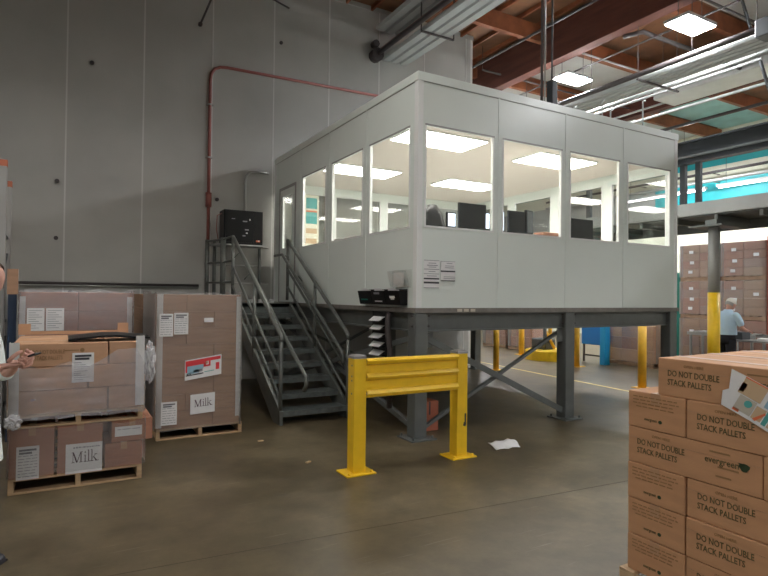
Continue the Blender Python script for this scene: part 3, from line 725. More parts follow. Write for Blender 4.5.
# foreground stack: prototype with its long side towards -X
def proto_carton():
    t = thing('printed_carton', '', 'box', (0, 0, 0))
    L, D, h = .705, .335, .198
    k = MB(); k.box(-D/2, D/2, -L/2, L/2, 0, h, 0, .005); k.build('body', M['card'], t)
    k = MB(); k.box(-.028, .028, -L/2-.001, L/2+.001, h, h+.0012); k.box(-.028, .028, -L/2-.0012, -L/2, h-.06, h); k.box(-.028, .028, L/2, L/2+.0012, h-.06, h)
    k.build('tape', M['tape'], t)
    xs = -D/2-.0008
    def side(sgn):
        # sgn -1: side facing -X, reading direction is -Y ; sgn +1: facing +X, reading +Y
        X_ = sgn*(D/2+.0008); R = (0, sgn, 0); s0 = -sgn*L/2
        k = MB(); P = lambda a, z: (X_, s0+sgn*a, z)
        put_text(k, 'DO NOT DOUBLE', .044, P(.055, .107), R, (0, 0, 1), 0, .275)
        put_text(k, 'STACK PALLETS', .044, P(.055, .060), R, (0, 0, 1), 0, .235)
        put_text(k, 'OPEN HERE', .020, P(.145, .158), R, (0, 0, 1), 1, .105)
        put_text(k, 'evergreen', .048, P(.435, .108), R, (0, 0, 1), 0, .165)
        for a, z, w in ((.50, .090, .10), (.46, .160, .10), (.49, .045, .075)):
            q = P(a, z); k.box(q[0]-.0006, q[0]+.0006, min(q[1], q[1]+sgn*w), max(q[1], q[1]+sgn*w), z, z+.008, 1)
        c = P(.625, .118); ring = [(X_, c[1]+sgn*.024*math.cos(a)*(1+.25*math.sin(3*a)), c[2]+.020*math.sin(a)+.004) for a in [i*PI/6 for i in range(12)]]
        k.prism(ring, (sgn*.0008, 0, 0), 2)
        k.prism([(X_, c[1]-sgn*.03, c[2]+.022), (X_, c[1]-sgn*.005, c[2]+.022), (X_, c[1]-sgn*.005, c[2]+.008), (X_, c[1]-sgn*.018, c[2]+.014)], (sgn*.0008, 0, 0), 2)
        k.build('side_print', [M['ink'], M['inkg'], M['inkleaf']], t)
        # flap crease
        k = MB(); k.box(X_-.0004, X_+.0004, -L/2+.005, L/2-.005, .140, .1425); k.build('crease', M['tape'], t)
    side(-1); side(1)
    for sgn in (-1, 1):
        Y_ = sgn*(L/2+.0008); R = (-sgn, 0, 0); k = MB(); s0 = sgn*D/2
        for j, (a, w, z) in enumerate(((.03, .26, .168), (.03, .27, .150), (.03, .24, .132), (.05, .22, .114))):
            x = s0-sgn*a; xx = 0
            while xx < w:
                ww = random.uniform(.012, .04); xa = x-sgn*xx; xb = x-sgn*min(w, xx+ww)
                k.box(min(xa, xb), max(xa, xb), Y_-.0006, Y_+.0006, z, z+.006, 1); xx += ww+.008
        put_text(k, 'evergreen', .024, (s0-sgn*.10, Y_, .045), R, (0, 0, 1), 0, .075)
        cx = s0-sgn*.195; k.prism([(cx+.011*math.cos(i*PI/4), Y_-.0006, .05+.010*math.sin(i*PI/4)) for i in range(8)], (0, .0012, 0), 2)
        k.build('end_print', [M['ink'], M['inkg'], M['inkleaf']], t)
    return t
pc = proto_carton()
GR = 'printed cartons on the front right pallet'
PX0, PXY = 2.80, 2.11
first = [True]
lay_names = ['bottom', 'second', 'third', 'fourth', 'fifth', 'top']
def place(cx, cy, z, rz, label):
    if first[0]:
        pc.location = (cx, cy, z); pc.rotation_euler = (0, 0, rz); pc['label'] = label; pc['group'] = GR; first[0] = False
    else: dup(pc, (cx, cy, z), label, GR, rz)
rnd = random.Random(3)
jt = lambda a=.004: rnd.uniform(-a, a)
for L_ in range(5):
    z = .135+.2*L_; nm = lay_names[L_]
    if L_ != 3:
        place(PX0+.3525+jt(), PXY-.17, z, PI/2+jt(.006), 'printed carton, %s layer of the front right stack, left end one' % nm)
        place(PX0+.17+jt(), 1.765-.3525, z, jt(.006), 'printed carton, %s layer of the front right stack, long side facing out' % nm)
        place(PX0+1.06-.17, PXY-.355, z, 0, 'printed carton, %s layer of the front right stack, back row' % nm)
        place(PX0+1.06-.3525, 1.06+.17, z, PI/2, 'printed carton, %s layer of the front right stack, back right' % nm)
    else:
        place(PX0+.17, PXY-.355, z, jt(.006), 'printed carton, fourth layer of the front right stack, long side out at the left')
        place(PX0+.3525, 1.06+.17, z, PI/2, 'printed carton, fourth layer of the front right stack, end out at the right')
        place(PX0+1.06-.3525, PXY-.17, z, PI/2, 'printed carton, fourth layer of the front right stack, end at the back left')
        place(PX0+1.06-.17, 1.765-.3525, z, 0, 'printed carton, fourth layer of the front right stack, long side at the back')
for i in range(3): place(PX0+.17+.345*i, 1.575+.01*i, 1.135, [-.01, .03, -.015][i], 'printed brown carton on top of the front right stack, '+['nearest row with the colourful label', 'middle row', 'rearmost row'][i])
pallet(2.77, 3.90, 1.03, 2.14, 0, 'wooden pallet under the printed cartons at the lower right', h=.132)
# colourful label taped on the top carton
t = thing('printed_label_sheet', 'colourful printed sheet with white flap taped over the top right carton', 'label', (2.79, 1.42, 1.10))
def lab(poly, off, mi, k): k.prism([(2.794-off, y, z) for y, z in poly], (-.0012, 0, 0), mi)
k = MB(); lab([(1.535, 1.318), (1.46, 1.288), (1.27, 1.205), (1.27, 1.0), (1.45, 1.085), (1.585, 1.140), (1.578, 1.210), (1.548, 1.222)], 0, 0, k); k.build('sheet', M['paper'], t)
k = MB()
def pt(s, v):   # s along the label (0 at its top left), v down
    a = Vector((1.478, 1.294)); sx_ = Vector((-.205, -.088)).normalized(); dn = Vector((-.045*1.0+.0, -.17)).normalized(); dn = Vector((.09, -.165)).normalized()
    q = a+sx_*s+dn*v; return (q.x, q.y)
def quad(s0, s1, v0, v1, mi): lab([pt(s0, v0), pt(s1, v0), pt(s1, v1), pt(s0, v1)], .0015, mi, k)
quad(.012, .30, 0, .006, 0); quad(.012, .12, .006, .085, 1); quad(.012, .035, .03, .075, 2); quad(.14, .30, .014, .09, 3)
quad(.03, .11, .09, .165, 4); quad(.115, .16, .10, .165, 1); quad(.165, .185, .09, .17, 5); quad(.19, .21, .09, .17, 1); quad(.215, .30, .09, .175, 6)
quad(.03, .06, .16, .175, 0); quad(.20, .222, .045, .062, 7)
k.build('picture', [M['orange'], M['tan'], M['red'], M['sky'], M['beige'], M['tealink'], M['navy'], M['inkb']], t)
k = MB()
lab([pt(.08+.018*math.cos(a), .115+.018*math.sin(a)) for a in [i*PI/5 for i in range(10)]], .003, 0, k)
lab([pt(.125, .165), pt(.16, .11), pt(.165, .12), pt(.14, .17)], .003, 1, k); lab([pt(.20+.016*math.cos(a), .045+.016*math.sin(a)) for a in [i*PI/5 for i in range(10)]], .003, 2, k)
k.build('motif', [M['tealink'], M['orange'], M['paper']], t)

# ---- left stack A
def labelsheet(t, x0, x1, z0, z1, y, lines, head=None, name='shipping_label', tilt=0.):
    k = MB(); k.prism([(x0, y, z0), (x1, y, z0+tilt), (x1, y, z1+tilt), (x0, y, z1)], (0, -.0015, 0), 0); s = k.build(name, M['paper'], t)
    k = MB(); h = z1-z0; w = x1-x0; rr_ = random.Random(int(x0*1000)+7)
    tl = lambda u: tilt*u
    if head: 
        for j in range(2): k.box(x0+w*.12, x0+w*(.88-.2*j), y-.0032, y-.002, z1-h*(.14+.09*j)+tl(.5), z1-h*(.08+.09*j)+tl(.5))
    for i in range(lines):
        z = z1-h*(.28+.62*i/max(1, lines-1)); a = .08; 
        while a < .85:
            b_ = min(.92, a+rr_.uniform(.1, .35)); k.box(x0+w*a, x0+w*b_, y-.003, y-.002, z-.004+tl(a), z+.002+tl(a), 1); a = b_+.05
    k.build('label_print', [mat('print_mid', (.16, .16, .18), .7), M['inkgr']], s)
    return s
def milk(t, x0, x1, z0, z1, y, tilt=.0, small=False):
    k = MB(); k.prism([(x0, y, z0), (x1, y, z0+tilt), (x1, y, z1+tilt), (x0, y, z1)], (0, -.0015, 0), 0); s = k.build('milk_sign', M['paper'], t)
    k = MB(); w = x1-x0; h = z1-z0; yy = (y-.0035, y-.002)
    def gb(u0, u1, v0, v1, mi=0): 
        k.box(x0+w*u0, x0+w*u1, yy[0], yy[1], z0+h*v0+tilt*(u0+u1)/2, z0+h*v1+tilt*(u0+u1)/2, mi)
    def gd_(u0, v0, u1, v1, th): 
        n = 1; k.prism([(x0+w*(u0-th), yy[1], z0+h*v0+tilt*u0), (x0+w*(u0+th), yy[1], z0+h*v0+tilt*u0), (x0+w*(u1+th), yy[1], z0+h*v1+tilt*u1), (x0+w*(u1-th), yy[1], z0+h*v1+tilt*u1)], (0, yy[0]-yy[1], 0), 0)
    b0, t0 = .36, .72
    # M
    gb(.19, .205, b0, t0); gb(.40, .43, b0, t0); gd_(.20, t0, .305, b0, .020); gd_(.305, b0, .41, t0, .010)
    gb(.16, .24, b0, b0+.02); gb(.37, .46, b0, b0+.02); gb(.16, .22, t0-.02, t0); gb(.40, .46, t0-.02, t0)
    # i
    gb(.515, .54, b0, .60); gb(.485, .57, b0, b0+.02); gb(.495, .54, .58, .60); gb(.512, .543, .66, .71)
    # l
    gb(.61, .635, b0, .76); gb(.58, .665, b0, b0+.02); gb(.59, .635, .74, .76)
    # k
    gb(.70, .725, b0, .76); gb(.67, .755, b0, b0+.02); gb(.68, .725, .74, .76); gd_(.735, .47, .82, .60, .008); gd_(.76, .50, .85, b0, .020); gb(.78, .86, .58, .60); gb(.80, .90, b0, b0+.02)
    if not small:
        r_ = random.Random(5); a = .2
        while a < .88:
            b_ = a+r_.uniform(.02, .07); gb(a, b_, .84, .875+r_.uniform(0, .02), 1); a = b_+.02
    k.build('label_print', [mat('print_plum', (.07, .03, .05), .7), M['inkgr']], s)
AX0, AX1, AY = -.36, .64, 5.47
pallet(AX0, AX1, AY, AY+1.15, 0, 'wooden pallet on the floor under the double stacked load at the left edge')
GA = 'red brown cartons on the lower left pallet'
z0, z1 = .125, .53
c1 = carton(AX0, -.035, AY, AY+.5, z0, z1, 'red brown carton with white address sheet, left end of the lower left load', 'cardr', GA, 'y')
labelsheet(c1, -.305, -.145, .115, .385, AY, 8, True)
c2 = carton(-.02, .325, AY, AY+.5, z0, z1, 'red brown carton with the Milk sign in the middle of the lower left load', 'cardr', GA, 'y')
milk(c2, .045, .322, .115, .365, AY, .0)
c3 = carton(.34, .645, AY, AY+.5, z0, .335, 'low red brown carton at the right end of the lower left load', 'cardr', GA, 'y')
c4 = carton(.39, .73, AY+.02, AY+.52, .337, .53, 'red brown carton with wide white label jutting from the lower left load', 'cardr', GA, 'y')
labelsheet(c4, .42, .64, .385, .47, AY+.018, 1, False)
for j, (a, b_) in enumerate(((AX0, -.035), (-.02, .325), (.34, .66))):
    carton(a, b_, AY+.54, AY+1.04, z0, z1, 'red brown carton in the rear row of the lower left load, '+['left', 'middle', 'right'][j], 'cardr', GA, 'y')
pallet(AX0-.01, AX1+.0, AY-.01, AY+1.14, .532, 'wooden pallet between the red brown and pale cartons of the left double stack', h=.105)
GU = 'pale cartons on the upper left pallet'
u0 = .640
for r_ in range(3):
    za = u0+r_*.195; zb = za+.193
    sp = .355 if r_ == 2 else (.20 if r_ == 1 else .355)
    for j, (a, b_) in enumerate(((AX0+.01, sp), (sp+.006, AX1-.02))):
        lb = '%s carton of the upper left load, %s row' % (['wide pale brown', 'narrow pale brown'][j], ['bottom wrapped', 'middle wrapped', 'top'][r_])
        c = carton(a, b_, AY, AY+.5, za, zb, lb, 'card2', GU, 'x')
        if r_ == 2 and j == 0:
            k = MB(); put_text(k, 'DO NOT DOUBLE', .048, (a+.14, AY+.0015, za+.105), (1, 0, 0), (0, 0, 1), 0, .235); put_text(k, 'STACK PALLETS', .048, (a+.16, AY+.0015, za+.055), (1, 0, 0), (0, 0, 1), 0, .20)
            k.box(.02, .13, AY+.0005, AY+.003, za+.125, za+.133, 0); k.tube([(.155, AY+.003, za+.128), (.155, AY+.0005, za+.128)], .018, 0, 8)
            k.build('side_print', M['inkg'], c)
    c = carton(AX0+.01, AX1-.02, AY+.51, AY+1.06, za, zb, 'brown carton at the rear of the upper left load, %s row' % ['bottom', 'middle', 'top'][r_], 'card2', GU, 'x')
k = MB(); k.box(.08, .245, AY-.008, AY-.004, .885, 1.135, 0)
t_ = thing('address_sheet', 'white printed address sheet on the front of the upper left cartons', 'label', (.16, AY-.006, .885))
k.build('sheet', M['paper'], t_)
k = MB()
k.box(.10, .225, AY-.0095, AY-.008, 1.10, 1.118); k.box(.10, .21, AY-.0095, AY-.008, 1.075, 1.093); 
for i in range(9): k.box(.095, .15+.08*((i*7) % 5)/5, AY-.0095, AY-.008, 1.05-i*.018, 1.055-i*.018, 1)
k.build('print', [M['inkb'], M['inkgr']], t_)
def cornerboard(x, y, z0, z1, sx_, label, w=.065):
    k = MB(); a, b_ = (x, x+w) if sx_ > 0 else (x-w, x)
    k.box(a, b_, y-.006, y, z0, z1, 0); xe = x if sx_ > 0 else x
    k.box(xe-(.006 if sx_ > 0 else 0), xe+(0 if sx_ > 0 else .006), y-.006, y+w, z0, z1, 0)
    return solo(k, 'corner_board', M['board'], label, 'edge protector', 'white edge protectors on the wrapped loads')
cornerboard(AX0, AY-.012, .64, 1.235, 1, 'white edge protector at the left corner of the upper left load')
k0 = cornerboard(AX1, AY-.012, .655, 1.27, -1, 'white edge protector at the right corner of the upper left load')
# plastic sheets over the top
k = MB(); pts = [(.05, 1.236), (.12, 1.245), (.3, 1.262), (.45, 1.262), (.6, 1.245), (.70, 1.242)]
k.loft([[(x, AY+.05, z-.006), (x, AY+.05, z+.012), (x, AY+.42, z+.02), (x, AY+.42, z-.006)] for x, z in pts], smooth=False); solo(k, 'plastic_sheet', M['black'], 'flat black plastic sheet lying on the upper left cartons', 'sheet')
k = MB(); k.box(AX0-.0, AX0+.10, AY+.95, AY+.97, 1.235, 1.34); k.box(.50, .60, AY+.95, AY+.97, 1.235, 1.34); k.box(AX0, .6, AY+.97, AY+.985, 1.235, 1.265)
solo(k, 'cardboard_collar', M['card2'], 'low cardboard collar standing along the back of the upper left load', 'cardboard')
# film over A
def film_shell(x0, x1, y0, y1, z0, z1, m, label, name='stretch_wrap', wav=.006, nz=10, nx=10, top=False, seed=1, edge=.02, rise=0.):
    rg = random.Random(seed); k = MB(); rings = []
    per = []
    for i in range(nx): per.append((x0+(x1-x0)*i/nx, y0, 0, -1))
    for i in range(nx): per.append((x1, y0+(y1-y0)*i/nx, 1, 0))
    for i in range(nx): per.append((x1-(x1-x0)*i/nx, y1, 0, 1))
    for i in range(nx): per.append((x0, y1-(y1-y0)*i/nx, -1, 0))
    for j in range(nz+1):
        z = z0+(z1-z0)*j/nz; ring = []
        for n, (x, y, ax, ay) in enumerate(per):
            o = rg.uniform(0, wav); dz = 0
            if j == nz: dz = edge*math.sin(n*1.3)+rg.uniform(-edge, edge)*.5+(max(0, (x-x0)/(x1-x0)-.55)*rise if ay < 0 else 0)
            if j == 0: dz = rg.uniform(-edge, edge)*.4
            ring.append((x+ax*o, y+ay*o, z+dz))
        rings.append(ring)
    k.loft(rings, cap=False)
    return solo(k, name, m, label, 'plastic wrap', 'clear plastic wrap around the pallet loads')
film_shell(AX0-.018, AX1+.008, AY-.022, AY+1.16, .60, 1.04, M['film'], 'clear shiny stretch wrap around the lower part of the upper left load', wav=.013, nz=16, nx=14, seed=2, edge=.02, rise=.38)
film_shell(AX0-.010, .665, AY-.012, AY+1.08, .14, .525, M['filmc'], 'clear stretch wrap around the red brown cartons of the lower left load', wav=.004, seed=3)
# bunched plastic hanging at the right edge of A
def crumple(c, r, label, seed, m='filmw', name='bunched_wrap', n=2):
    rg = random.Random(seed); k = MB()
    for q in range(n):
        bm2 = bmesh.new(); bmesh.ops.create_icosphere(bm2, subdivisions=3, radius=1)
        for v in bm2.verts:
            s_ = 1+rg.uniform(-.28, .22); v.co = Vector((c[0]+v.co.x*r[0]*s_*(1-.2*q), c[1]+v.co.y*r[1]*s_, c[2]+v.co.z*r[2]*s_))
        me = bpy.data.meshes.new('c'); bm2.to_mesh(me); bm2.free(); k.addmesh(me)
    return solo(k, name, M[m], label, 'plastic wrap')
crumple((.70, AY+.06, 1.03), (.055, .06, .17), 'bunched clear plastic bulging off the right corner of the upper left load', 4)
crumple((-.33, AY-.05, .60), (.06, .03, .06), 'small bunch of clear plastic at the left end of the middle pallet', 6)

# ---- pallet load C behind
CX0, CX1, CY = -.40, .72, 7.35
pallet(CX0, CX1, CY, CY+1.0, 0, 'wooden pallet under the wrapped load behind the left double stack')
for r_ in range(7):
    for j in range(2):
        xm = (CX0+CX1)/2; a, b_ = ((CX0, xm), (xm, CX1))[j]
        k = MB(); k.box(a+.003, b_-.003, CY, CY+.98, .125+r_*.218, .125+(r_+1)*.218-.003, 0, .006)
        solo(k, 'wrapped_carton', M['cardr'], 'carton, %s column, row %s up, in the wrapped load behind the left stack' % (['left', 'right'][j], ['one', 'two', 'three', 'four', 'five', 'six', 'seven'][r_]), 'box', 'wrapped cartons behind the left stack')
cornerboard(CX0, CY-.004, .2, 1.60, 1, 'white edge protector at the left corner of the load behind the left stack', .05)
cornerboard(CX1, CY-.004, .2, 1.60, -1, 'white edge protector at the right corner of the load behind the left stack', .05)
film_shell(CX0-.012, CX1+.012, CY-.016, CY+1.0, .14, 1.665, M['film'], 'glinting clear stretch wrap around the load behind the left stack', wav=.014, nz=34, nx=16, seed=9)
for i, (a, b_) in enumerate(((-.335, -.17), (-.155, .02))):
    t_ = thing('packing_slip', 'white packing slip on the load behind the left stack, %s of the pair' % ['left', 'right'][i], 'label', ((a+b_)/2, CY-.03, 1.22), 'packing slips on the rear left load')
    k = MB(); k.box(a, b_, CY-.034, CY-.031, 1.22, 1.47); k.build('sheet', M['paper'], t_)
    k = MB()
    for q in range(9): k.box(a+.015, b_-.02-.03*((q*5) % 3), CY-.036, CY-.034, 1.44-q*.024, 1.446-q*.024)
    k.build('print', M['inkgr'], t_)

# ---- tall pallet load B
BX0, BX1, BY = .93, 1.86, 6.75
pallet(BX0, BX1+.03, BY-.01, BY+1.2, 0, 'wooden pallet under the tall wrapped load left of the stair')
GB = 'cartons in the tall wrapped load'
xm = 1.24
for r_ in range(8):
    for j in range(2):
        a, b_ = ((BX0, xm if r_ % 2 else 1.55), (xm if r_ % 2 else 1.55, BX1))[j]
        k = MB(); k.box(a+.0015, b_-.0015, BY, BY+1.18, .125+r_*.189, .125+(r_+1)*.189-.0015, 0, .004)
        solo(k, 'wrapped_carton', M['cardd'], 'carton at the %s of row %s up in the tall wrapped load' % (['left', 'right'][j], ['one', 'two', 'three', 'four', 'five', 'six', 'seven', 'eight'][r_]), 'box', GB)
pallet(BX0, BX1, BY+1.3, BY+2.45, 0, 'wooden pallet under the second tall load, against the wall side')
for r_ in range(8):
    for j in range(2):
        a, b_ = ((BX0, 1.4), (1.4, BX1))[j]
        k = MB(); k.box(a+.0015, b_-.0015, BY+1.3, BY+2.44, .125+r_*.189, .125+(r_+1)*.189-.0015, 0, .004)
        solo(k, 'wrapped_carton', M['cardd'], 'carton at the %s of row %s up in the load behind the tall one' % (['left', 'right'][j], ['one', 'two', 'three', 'four', 'five', 'six', 'seven', 'eight'][r_]), 'box', 'cartons behind the tall wrapped load')
cornerboard(BX0, BY-.005, .14, 1.64, 1, 'white edge protector at the left corner of the tall wrapped load', .055)
cornerboard(BX1, BY-.005, .20, 1.62, -1, 'white edge protector at the right corner of the tall wrapped load', .05)
film_shell(BX0-.014, BX1+.014, BY-.016, BY+1.2, .10, 1.66, M['filmc'], 'thin clear stretch wrap around the tall load by the stair', wav=.006, nz=16, seed=12)
BL = BY-.0285
def sheet_thing(name, x0, x1, z0, z1, label, cat, y=BL, lines=7, tilt=0., head=True):
    t_ = thing(name, label, cat, ((x0+x1)/2, y, z0)); labelsheet(t_, x0, x1, z0, z1, y, lines, head, 'sheet', tilt); return t_
sheet_thing('packing_slip', .945, 1.09, 1.165, 1.42, 'left of the two printed slips high on the tall wrapped load', 'label')
sheet_thing('packing_slip', 1.10, 1.255, 1.185, 1.43, 'right of the two printed slips high on the tall wrapped load', 'label')
sheet_thing('small_tag', 1.43, 1.535, 1.32, 1.37, 'tiny white tag at the upper right of the tall wrapped load', 'label', lines=0, head=False)
sheet_thing('address_sheet', .975, 1.145, .17, .43, 'white address sheet low on the left of the tall wrapped load', 'label', lines=7)
t_ = thing('milk_notice', 'white sheet reading Milk low on the tall wrapped load', 'sign', (1.42, BL, .27)); milk(t_, 1.29, 1.565, .265, .49, BL, .015, True)
t_ = thing('picture_poster', 'red and white poster with a blue picture on the tall wrapped load', 'poster', (1.43, BL, .69))
def tq(x0, x1, z0, z1, k, mi, off=.0015): 
    tt = lambda x: (x-1.22)*.14
    k.prism([(x0, BL-off, z0+tt(x0)), (x1, BL-off, z0+tt(x1)), (x1, BL-off, z1+tt(x1)), (x0, BL-off, z1+tt(x0))], (0, -.001, 0), mi)
k = MB(); tq(1.225, 1.635, .655, .885, k, 0, 0); k.build('sheet', M['paper'], t_)
k = MB()
tq(1.232, 1.43, .81, .872, k, 0); tq(1.232, 1.25, .74, .81, k, 0); tq(1.43, 1.625, .835, .872, k, 0); tq(1.43, 1.46, .79, .835, k, 0); tq(1.49, 1.51, .79, .835, k, 0); tq(1.43, 1.51, .775, .795, k, 0)
tq(1.57, 1.61, .72, .80, k, 0); tq(1.25, 1.38, .72, .81, k, 1); tq(1.38, 1.43, .76, .81, k, 1); tq(1.32, 1.42, .73, .76, k, 2); tq(1.235, 1.43, .70, .712, k, 3); tq(1.245, 1.265, .705, .73, k, 3); tq(1.275, 1.29, .705, .735, k, 3)
tq(1.45, 1.48, .805, .83, k, 4); tq(1.44, 1.55, .712, .72, k, 5)
k.build('picture', [M['red'], M['sky'], M['inkgr'], M['inkb'], M['tan'], M['tealink']], t_)

# rack uprights at the far left
t = thing('rack_upright', 'tall dark rack upright with pale front post at the left edge behind the person', 'rack', (-.55, 7.75, 0))
for x, y, z, m_ in ((-.60, 7.6, 3.05, 'board'), (-.60, 8.3, 2.93, 'board')):
    k = MB(); k.box(x-.04, x+.04, y-.04, y+.04, 0, z, 0, .006); p_ = k.build('post', M['rackgrey'], t)
    k = MB(); k.box(x-.042, x+.042, y-.042, y+.042, z, z+.07); k.build('post_cap', M['orangebox'], p_)
k = MB()
for i in range(5): k.bar((-.60, 7.64, .3+i*.5), (-.60, 8.26, .3+i*.5+(.3 if i % 2 else 0)), .03, .03)
pieces(k, 'lacing_bar', M['rackdark'], t)
k = MB(); k.box(-1.3, -.645, 7.58, 7.62, .1, 3.05, 0, .01); solo(k, 'plastic_curtain', M['filmw'], 'tall clear plastic curtain at the left edge behind the person', 'curtain')
k = MB(); k.box(-.52, -.44, 7.45, 7.50, 0, 1.85); k.box(-.53, -.43, 7.44, 7.51, 1.62, 1.90, 1); solo(k, 'leaning_board', [M['navyd'], M['cardd']], 'dark blue upright board with brown top beside the rear left load', 'board')
# under-office bits
k = MB(); k.box(3.80, 4.06, 5.75, 6.05, 0, .36, 0, .006); k.box(3.92, 3.94, 5.748, 5.752, .2, .36, 1); solo(k, 'orange_box', [M['orangebox'], M['dpipe']], 'orange brown box on the floor beside the front left office column', 'box')
# paper on the floor
k = MB(); N = 6
gv = [[k.bm.verts.new((4.08+.30*i/N+.05*j/N, 4.70+.20*j/N-.05*i/N, .004+.045*abs(math.sin(i*1.1+j*.4))*(.3+.7*(i/N))*(1 if j > 1 else .5)+.02*(j/N))) for i in range(N+1)] for j in range(N+1)]
for j in range(N):
    for i in range(N): k.bm.faces.new((gv[j][i], gv[j][i+1], gv[j+1][i+1], gv[j+1][i])).smooth = True
o = solo(k, 'crumpled_paper', M['paper'], 'crumpled white paper lying on the floor right of the yellow guard rail', 'paper')
md = o.modifiers.new('s', 'SOLIDIFY'); md.thickness = .002
for i, (x, y) in enumerate(((1.93, 6.2), (2.1, 5.2))):
    k = MB(); k.box(x, x+.06, y, y+.03, 0, .012, 0, .003, (0, 0, .6*i)); solo(k, 'wood_chip', M['chip'], ['pale wood splinter on the floor near the tall wrapped load', 'tiny pale scrap on the open floor before the guard rail'][i], 'scrap')

# ------------------------------------------------------------------ warehouse beyond
def bollard(x, y, z, r, label, m='yellow2', name='bollard'):
    t_ = thing(name, label, 'bollard', (x, y, 0), 'yellow posts beyond the office platform')
    k = MB(); k.tube([(x, y, .01), (x, y, z-.02)], r, 0, 16); k.ell((x, y, z-.02), (r, r, r*.5), 0, 12); k.build('tube', M[m], t_)
    k = MB(); k.box(x-r*1.8, x+r*1.8, y-r*1.8, y+r*1.8, 0, .012); k.build('base_plate', M[m], t_)
bollard(8.54, 9.87, 1.2, .065, 'slim yellow bollard seen below the platform, left, beside the rear column')
bollard(10.75, 9.55, 1.25, .085, 'yellow bollard seen just right of the middle front column')
bollard(9.32, 6.73, 1.22, .075, 'yellow bollard in front of the big wrapped pallet below the platform')
bollard(11.5, 12.2, 1.2, .08, 'far yellow bollard at the left end of the wrapping machine')
# wrapping machine
t = thing('pallet_wrapping_machine', 'pallet wrapping machine with yellow round turntable and blue mast under the office', 'machine', (11.6, 10.4, 0))
k = MB()
k.loft([[(11.35+.62*math.cos(a)*s_, 11.0+.62*math.sin(a)*s_, z) for a in [i*PI/16 for i in range(32)]] for z, s_ in ((0, 1), (.24, 1), (.26, .96))], smooth=False); k.build('turntable', M['yellow'], t)
k = MB(); k.box(11.1, 11.55, 10.95, 11.4, .26, .55, 0, .03); k.tube([(11.1, 10.9, .3), (11.3, 11.1, .9), (11.4, 11.4, 1.2)], .05); k.tube([(11.35, 10.8, .3), (11.2, 11.3, 1.2)], .04, 1); k.tube([(11.6, 11.2, .26), (11.6, 11.2, 1.25)], .05, 1); k.build('gearbox', [M['darkgrey'], M['yellow2']], t)
k = MB(); k.box(11.60, 11.78, 9.40, 9.56, 0, 1.30, 0, .01); k.build('mast', M['blue2'], t)
k = MB(); k.box(11.85, 12.05, 9.75, 10.35, .45, 1.30, 0, .02); k.build('control_cabinet', M['blue'], t)
k = MB()
for y in (9.78, 10.32): k.box(11.9, 11.94, y-.02, y+.02, 0, .45)
k.box(11.9, 11.94, 9.78, 10.32, .15, .19); k.build('stand', M['dpipe'], t)

NUM = ['first', 'second', 'third', 'fourth', 'fifth', 'sixth', 'seventh', 'eighth']
def load(x0, x1, y0, y1, z0, z1, rows, cols, where, m='cardr', tags=None, film='filmc', plab=None, seed=1, depth=1):
    x1 = x0+(x1-x0)*.62
    """a pallet load facing -X: every carton of the two outer columns is a thing of its own"""
    rg = random.Random(seed)
    pallet(x0, x1, y0, y1, z0, plab or 'wooden pallet under the '+where, 'wooden pallets in the far stacks', h=.11, wd='wood2')
    hb = (z1-z0-.11)/rows; wb = (y1-y0)/cols
    for d_ in range(depth):
        xa = x0+(x1-x0)*d_/depth; xb = x0+(x1-x0)*(d_+1)/depth
        for r_ in range(rows):
            for c_ in range(cols):
                ya = y1-(c_+1)*wb; z = z0+.11+r_*hb
                k = MB(); k.box(xa+.004, xb-.004, ya+.004, ya+wb-.004, z, z+hb-.005, 0, .006)
                solo(k, 'far_carton', M[m if rg.random() < .6 else rg.choice(['cardd', 'cardr', 'cardg'])], 'carton %s row up, %s from left, in the %s' % (NUM[r_], NUM[c_], where), 'box', 'cartons of the '+where)
    if tags:
        for i, (y, z, w, h) in enumerate(tags):
            k = MB(); k.box(x0-.020, x0-.016, y-w/2, y+w/2, z-h/2, z+h/2)
            solo(k, 'carton_tag', M['paper'], NUM[i]+' white tag on the '+where, 'label', 'white tags on the '+where)
    film_shell(x0-.012, x1+.012, y0-.012, y1+.012, z0+.10, z1+.01, M[film], 'stretch wrap around the '+where, wav=.003, nz=6, nx=6, seed=seed, edge=.01)
# right-hand far stack wall (X = 13)
XS = 13.0
lev = [(0, 1.19, 5), (1.19, 2.07, 4), (2.07, 2.93, 4)]
for s_, (ya, yb) in enumerate(((7.42, 8.36), (6.44, 7.38), (5.36, 6.30))):
    for li, (za, zb, rows) in enumerate(lev):
        tg = []
        if s_ < 2 and li > 0:
            tg = [(yb-.28-.0*s_, zb-.17, .10, .07), (yb-.30, zb-.42, .10, .07), (yb-.75, zb-.30, .11, .07), (yb-.26, zb-.64, .10, .07)]
        elif s_ < 2: tg = [(yb-.3, zb-.3, .11, .08)]
        load(XS, XS+1.0, ya, yb, za, zb, rows, 2, '%s load of the %s far stack' % (['lowest', 'middle', 'top'][li], ['left', 'centre', 'right'][s_]), 'cardr' if (li+s_) % 2 else 'cardd', tg, seed=20+s_*3+li)
k = MB(); k.box(XS-.02, XS+.06, 6.33, 6.41, 0, 3.0); solo(k, 'rack_post', M['redsteel'], 'red steel rack post between the far carton stacks at the right edge', 'rack post')
